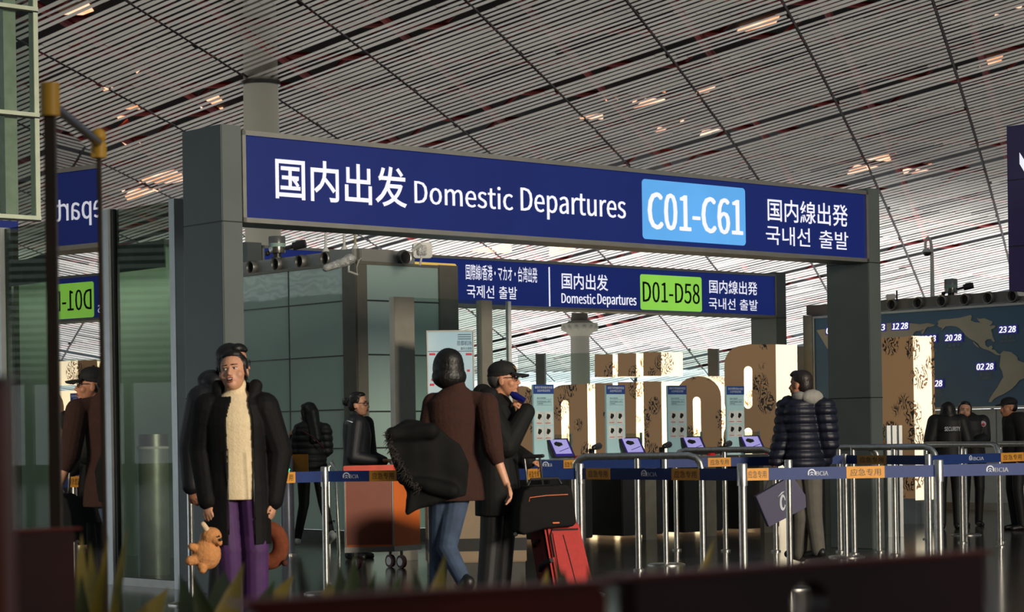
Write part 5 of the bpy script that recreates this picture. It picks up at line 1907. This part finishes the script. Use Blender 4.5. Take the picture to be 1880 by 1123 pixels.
# ---------------------------------------------------------------- man in black cap drinking
P = Person('man in black cap drinking from a blue flask', 912, 14.4, 1.62, 76, 0.0055)
P.head(yaw=4, pitch=3, c=P.loc(926, 697, 0))
P.J.update(rsh=P.loc(893, 752, -.16), rel=P.loc(930, 818, -.22), rwr=P.loc(966, 756, -.12), lsh=P.loc(905, 752, .16), lel=P.loc(930, 825, .22), lwr=P.loc(968, 845, .10))
P.J.update(rkn=P.loc(902, 980, -.08), ran=P.loc(893, 1085, -.08), lkn=P.loc(925, 985, .10), lan=P.loc(918, 1078, .12))
im = P.Mi.to_3x3()
P.hd['r'] = im @ Vector((-.55, .1, .75))
P.hn['r'] = im @ Vector((-.7, .35, -.5))
P.hd['l'] = im @ Vector((.9, 0, -.2))
P.hn['l'] = im @ Vector((0, 0, -1))
P.curl = {'l': 50, 'r': 52}
P.body(M_skin2).face(glasses=True, brow_m=mat('grey_brow', (90, 84, 80), 0.6))
h = MB()
P.hell(h, (0, .045, .01), (.078, .075, .075))
P.fin('hair', h, mat('grey_stubble_hair', (62, 58, 56), 0.7, var=0.2, scale=80), smooth=3)
M_blackcloth = mat('black_padded_jacket', (16, 17, 16), 0.75, var=0.18, scale=9, bump=0.2, bscale=14, spec=0.25)
P.top('jacket', M_blackcloth, .60, th=.035, arm=.016, hood=True, flare=.01)
P.pants(mat('black_trousers', (20, 20, 22), 0.6), wide=.02)
P.shoes(M_shoe_b)
h = MB()
P.hell(h, (0, .012, .062), (.086, .104, .074), 22, 14)
P.hell(h, (0, .02, .035), (.085, .101, .035), 22, 10)
cp_ = P.fin('cap', h, mat('black_cap_cloth', (14, 15, 15), 0.8, var=0.2, scale=40), smooth=2)
h = MB()
for i in range(-5, 6):
    a = R(i * 15)
    h.cap(P.H((.070 * math.sin(a), -.070, .040)), P.H((.074 * math.sin(a), -.100 - .072 * math.cos(a), .022 - .012 * abs(math.sin(a)))), .0085, .0075, 8)
P.fin('cap_brim', h, MATS['black_cap_cloth'], smooth=3, parent=cp_)
h = MB()
P.hell(h, (0, .012, .138), (.010, .010, .006))
P.raw('cap_button', h, MATS['black_cap_cloth'], cp_)
vs, fs = text_shape('NY', 0.02)
em = mesh_of([P.M @ P.leanp(P.H((-.072 + .0, 0, 0)) * 0 + P.H(((a - .5) * .034 - .026, -.094 + .012 * abs(a - .5) - .028 * (bb - .5) * -1, .072 + (bb - .5) * .036))) for a, bb in vs], fs)
put('cap_emblem', em, mat('dull_gold_thread', (150, 122, 70), 0.6), cp_)
# flask
t = thing('flask', 'dark blue flask at the mouth of the capped man', 'bottle', W(948, 730, 14.3))
fa_, fb_ = W(939, 722, 14.28), W(966, 738, 14.26)
ax = (fb_ - fa_).normalized()
MB().tube([fa_, fa_ + ax * .012, fa_ + ax * .018, fa_ + ax * .10], [.017, .019, .024, .022], 16).put('body', mat('dark_blue_enamel', (24, 28, 110), 0.2, 0.3), t, smooth=True)
MB().tube([fa_ - ax * .006, fa_ + ax * .002], [.012, .016], 14).put('mouthpiece', M_black, t, smooth=True)

# ---------------------------------------------------------------- red suitcase with black bag on top
SD = 14.1
sg_ = ground(1040, SD, 1080)
eS = Vector((.95, .31, 0)).normalized()
nS = Vector((.31, -.95, 0)).normalized()
Bl = W(1016, 1090, SD)
t = thing('suitcase', 'red soft suitcase with black trim and raised handle', 'suitcase', (sg_.x, sg_.y, 0))


def SP(f, g, h):
    """f across the front, g up, h back from the front."""
    q = Vector((Bl.x, Bl.y, 0)) + eS * (f * .285) - nS * (h * .30)
    return Vector((q.x - .105 * g, q.y, .07 + g * .475)) + eS * (-.035 * g * (1 - f) * -1 - .0 * g)


def sbox(f0, f1, g0, g1, h0, h1):
    return [SP(f0, g0, h0), SP(f1, g0, h0), SP(f1, g0, h1), SP(f0, g0, h1), SP(f0, g1, h0), SP(f1, g1, h0), SP(f1, g1, h1), SP(f0, g1, h1)]


M_redc = mat('red_suitcase_cloth', (168, 32, 26), 0.7, var=0.08, scale=30, bump=0.08, bscale=120)
M_redd = mat('deep_red_suitcase_cloth', (120, 20, 20), 0.7, var=0.08, scale=30)
bo = MB().hexa(sbox(0, 1, 0, 1, 0, 1)).put('shell', M_redd, t, bevel=.02)
fp = MB().hexa(sbox(.03, .99, .02, .97, -.10, .02)).put('front_panel', M_redc, t, bevel=.018)
MB().hexa(sbox(.16, .92, .08, .84, -.15, -.09)).put('front_pocket', M_redc, fp, bevel=.012)
zq = MB()
zq.tube([SP(.14, .5, -.12), SP(.14, .80, -.12), SP(.20, .87, -.12), SP(.9, .87, -.12)], .006, 6)
zq.tube([SP(.02, .1, .05), SP(.02, .92, .05), SP(.06, .985, .05), SP(.95, .985, .05)], .005, 6)
zq.tube([SP(.54, .12, -.155), SP(.50, .5, -.155), SP(.46, .80, -.155)], .003, 6)
zq.put('zip_line', M_rubber, fp)
MB().tube([SP(-.02, .30, .6), SP(-.05, .36, .4), SP(-.05, .42, .1), SP(.05, .46, -.12)], .016, 8).put('side_strap', M_rubber, bo)
MB().tube([SP(-.03, .62, .7), SP(-.08, .66, .6), SP(-.08, .70, .4), SP(-.03, .72, .3)], .009, 8).put('side_handle', M_rubber, bo)
for f, h in ((.08, .1), (.94, .1), (.08, .9), (.94, .9)):
    q = SP(f, 0, h)
    MB().cyl(Vector((q.x, q.y - .015, .04)), Vector((q.x, q.y + .015, .04)), .04, n=18).put('wheel', M_rubber, t)
    MB().cyl(Vector((q.x, q.y, .05)), Vector((q.x, q.y, .10)), .012, n=8).put('wheel_fork', M_rubber, t)
h0, h1 = W(963, 842, SD + .15), W(991, 840, SD + .1)
hd_ = MB()
for a, b in ((h0, SP(.05, .98, .8)), (h1, SP(.45, .98, .8))):
    MB().cyl(b, a, .0085, n=12).put('pull_tube', M_steel, t, smooth=True)
remesh('pull_grip', MB().cap(h0 + Vector((-.012, 0, .012)), h1 + Vector((.02, 0, .012)), .013, .013), .005, M_rubber, t, 3)

BG = Frame(W(1004, 930, SD - .02), (.97, .24))
t = thing('travel_bag', 'black travel bag resting on the red suitcase', 'bag', BG.P(0, .55))
b = MB().prism([BG.tz(*q) for q in ((958, 902), (972, 892), (1040, 888), (1049, 900), (1057, 958), (1050, 966), (1000, 970), (960, 982), (950, 975), (952, 930))], BG, -.2, .03)
remesh('body', b, .008, mat('black_nylon', (9, 9, 8), 0.75, var=0.15, scale=20, spec=0.2), t, 8)
M_oz = mat('orange_zip', (206, 96, 40), 0.5)
zq = MB()
zq.tube([BG.P(*BG.tz(969, 920), .034), BG.P(*BG.tz(970, 913), .034), BG.P(*BG.tz(1000, 909), .036), BG.P(*BG.tz(1040, 907), .036)], .003, 6)
zq.put('zip_line', M_oz, t)
ta, za = BG.tz(1012, 958)
MB().slab(BG, ta, ta + .045, za - .008, za, .03, .038).put('logo_tab', M_oz, t)
MB().tube([BG.P(*BG.tz(975, 890), -.08), BG.P(*BG.tz(980, 880), -.08), BG.P(*BG.tz(1030, 878), -.08), BG.P(*BG.tz(1036, 888), -.08)], .009, 8).put('carry_handle', M_rubber, t)
MB().tube([BG.P(*BG.tz(960, 970), -.08), BG.P(*BG.tz(950, 982), -.05), BG.P(*BG.tz(946, 980), 0)], .012, 8).put('side_strap', M_rubber, t)

# ---------------------------------------------------------------- agent behind the podium
P = Person('airport agent with hair bun and glasses behind the orange podium', 655, 19.9, 1.545, 68, 0.008)
P.head(yaw=4, c=P.loc(659, 742, 0))
P.J.update(rsh=P.loc(655, 778, -.14), rel=P.loc(648, 838, -.18), rwr=P.loc(696, 846, -.14), lsh=P.loc(672, 778, .14), lel=P.loc(680, 838, .16), lwr=P.loc(704, 846, .06))
im = P.Mi.to_3x3()
for s in 'lr':
    P.hd[s] = im @ Vector((1, 0, .1))
    P.hn[s] = im @ Vector((0, 0, -1))
P.body(M_skin).face(glasses=True).hair('bun')
M_navy = mat('navy_uniform_cloth', (15, 17, 26), 0.6, var=0.15, scale=12)
P.top('uniform_jacket', M_navy, .82, th=.028, arm=.006, collar=.02)
P.pants(M_navy)
P.shoes(M_shoe_b)
b = MB()
b.cap(P.loc(638, 772, -.16), P.loc(647, 775, -.2), .006)
P.raw('shoulder_insignia', b, M_bwhite)

# ---------------------------------------------------------------- woman with long hair and phone
P = Person('woman with long hair looking at a phone by the glass booth', 570, 21.4, 1.52, -152, 0.009)
P.head(pitch=-14, yaw=12, c=P.loc(566, 760, 0))
P.J.update(lsh=P.loc(553, 792, .0), lel=P.loc(546, 828, -.02), lwr=P.loc(541, 806, .18), rsh=P.loc(594, 792, 0), rel=P.loc(598, 825, .04), rwr=P.loc(580, 820, .2))
P.J.update(lkn=P.loc(558, 925, .03), lan=P.loc(546, 985, .08), rkn=P.loc(594, 925, 0), ran=P.loc(608, 978, -.12))
im = P.Mi.to_3x3()
P.hd['l'] = im @ Vector((-.5, .3, .6))
P.hn['l'] = im @ Vector((.5, .5, -.2))
P.body(M_skin).hair('long')
P.top('jacket', mat('black_quilted_jacket', (16, 15, 17), 0.6, var=0.2, scale=14), .82, th=.035, arm=.014, quilt=.010)
P.pants(mat('black_leggings', (18, 18, 20), 0.6), th=.004)
P.shoes(M_shoe_w)
b = MB().tube([P.loc(553, 790, -.16), P.loc(572, 800, -.19), P.loc(588, 815, -.2), P.loc(597, 826, -.16)], .007, 6)
P.raw('bag_strap', b, mat('maroon_strap', (84, 24, 36), 0.5))
q = W(536, 803, 21.5)
o = MB().box((q.x - .02, q.y - .006, q.z - .03), (q.x + .03, q.y + .006, q.z + .03)).put('mobile_phone', M_plastic, bevel=.004)
tag(o, 'black mobile phone held by the long-haired woman', 'phone')

# ---------------------------------------------------------------- man in blue quilted jacket
P = Person('man in navy quilted jacket and grey trousers walking with a bag', 1476, 18.2, 1.64, -138, 0.007)
P.head(yaw=12, c=P.loc(1469, 706, 0))
P.J.update(lsh=P.loc(1448, 750, .05), lel=P.loc(1440, 800, .0), lwr=P.loc(1425, 842, .0), rsh=P.loc(1512, 752, -.05), rel=P.loc(1520, 812, -.02), rwr=P.loc(1510, 850, .1))
P.J.update(lhip=P.loc(1470, 872, .05), rhip=P.loc(1490, 872, -.02), lkn=P.loc(1470, 950, .0), lan=P.loc(1468, 1012, .05), rkn=P.loc(1494, 945, -.05), ran=P.loc(1502, 1005, -.1))
im = P.Mi.to_3x3()
P.hd['l'] = im @ Vector((-.35, 0, -1))
P.hn['l'] = im @ Vector((1, 0, -.2))
P.body(M_skin2).hair('short', mat('thin_dark_hair', (36, 28, 25), 0.5, var=0.3, scale=60))
P.top('jacket', mat('navy_quilted_nylon', (14, 18, 36), 0.5, var=0.15, scale=10), .80, th=.045, arm=.02, quilt=.016)
b = MB()
b.ell((0, .10, 1.43), (.12, .075, .07)).ell((.09, .03, 1.44), (.045, .07, .045)).ell((-.09, .03, 1.44), (.045, .07, .045))
P.fin('hood', b, mat('grey_fleece', (150, 148, 142), 0.9, var=0.08, scale=40))
P.pants(mat('grey_sweatpants', (92, 88, 80), 0.85, var=0.08, scale=14), th=.016, wide=.006)
P.shoes(M_shoe_b)
SB = Frame(W(1440, 918, 18.1), (1, 0.1))
c4 = [SB.tz(*q) for q in ((1388, 911), (1455, 872), (1490, 926), (1412, 967))]
t = thing('paper_bag', 'purple-blue paper carrier bag with white swirl mark', 'bag', SB.P(0, .4))
M_bag = mat('dusk_blue_paper', (50, 46, 84), 0.5, var=0.06, scale=4)
MB().prism(c4, SB, -.10, 0).put('bag_body', M_bag, t, bevel=.003)
cx, cz = SB.tz(1437, 922)
k = 18.1 / FPX
sw = [(cx + 9 * k * math.cos(R(a)) * (.62 if 90 < a < 270 else .62), cz + 15 * k * math.sin(R(a))) for a in range(20, 341, 20)]
sw2 = [(cx + k + 5 * k * math.cos(R(a)) * .6, cz + 10 * k * math.sin(R(a))) for a in range(340, 19, -20)]
MB().prism(sw + sw2, SB, 0, .003).put('swirl_mark', M_bwhite, t)
MB().prism([(cx - 9 * k, cz + 10 * k), (cx - 2 * k, cz + 19 * k), (cx + 4 * k, cz + 21 * k), (cx - 1 * k, cz + 16 * k)], SB, 0, .003).put('swirl_mark', M_bwhite, t)
MB().tube([SB.P(*SB.tz(1405, 902), -.05), W(1418, 862, 18.15), W(1424, 855, 18.15), SB.P(*SB.tz(1436, 884), -.05)], .005, 6).put('bag_handle', M_bag, t)

# ---------------------------------------------------------------- people at the right
P = Person('security woman seen from behind with lettering on her back', 1741, 24.0, 1.49, 172, 0.010)
P.head(yaw=-20, c=P.loc(1741, 756, 0))
P.body(M_skin).hair('bob')
M_sec = mat('black_security_jacket', (17, 16, 16), 0.6, var=0.15, scale=10)
P.J.update()
P.top('jacket', M_sec, .78, th=.045, arm=.01, flare=.01)
P.pants(M_sec)
P.shoes(M_shoe_b)
FX = Frame(W(1748, 786, 23.80), (1, 0.0))
text('back_lettering', 'SECURITY', FX, FX.t(1734, 786), FX.t(1763, 786), FX.tz(1748, 791)[1], FX.tz(1748, 783)[1], 0, M_bwhite, P.t, offset=.01)

P = Person('smiling security woman facing left with sleeve badge', 1783, 24.7, 1.49, 8, 0.009)
P.head(yaw=-14, roll=6, c=P.loc(1771, 754, 0))
P.J.update(rel=P.loc(1760, 800, -.1), rwr=P.loc(1768, 815, -.3), lel=P.loc(1808, 805, -.05), lwr=P.loc(1782, 815, -.28))
im = P.Mi.to_3x3()
P.hd['l'] = im @ Vector((-1, -.2, 0))
P.hd['r'] = im @ Vector((1, -.2, 0))
P.hn['l'] = im @ Vector((0, .5, -1))
P.hn['r'] = im @ Vector((0, .5, -1))
P.body(M_skin).face(mouth='smile').hair('tied')
P.top('jacket', M_sec, .80, th=.035, arm=.01, collar=.01)
P.pants(M_sec)
P.shoes(M_shoe_b)
bq = P.loc(1804, 779, -.06)
b = MB()
b.ell(bq, (.05, .03, .05))
bd = P.raw('sleeve_badge', b, mat('pale_badge', (196, 176, 186), 0.5))
b = MB()
b.ell(bq + Vector((0, -.008, 0)), (.03, .028, .026))
P.raw('badge_emblem', b, mat('red_badge_mark', (170, 60, 60), 0.5), bd)

P = Person('man in black cap facing left before the world map', 1864, 23.6, 1.50, -78, 0.010)
P.head(c=P.loc(1851, 748, 0))
P.body(M_skin2).face()
P.top('jacket', mat('black_wool_jacket', (20, 19, 19), 0.8, var=0.15, scale=10), .76, th=.04, arm=.012)
P.pants(mat('black_trousers', (20, 20, 22), 0.6))
P.shoes(M_shoe_b)
h = MB()
P.hell(h, (0, .045, .01), (.078, .075, .075))
P.fin('hair', h, M_hair, smooth=3)
h = MB()
P.hell(h, (0, .012, .066), (.090, .108, .066), 22, 14)
for i in range(-4, 5):
    a = R(i * 17)
    h.cap(P.H((.070 * math.sin(a), -.070, .040)), P.H((.074 * math.sin(a), -.100 - .062 * math.cos(a), .026)), .011, .010, 8)
P.fin('cap', h, MATS['black_cap_cloth'], smooth=2)

bpy.context.view_layer.update()
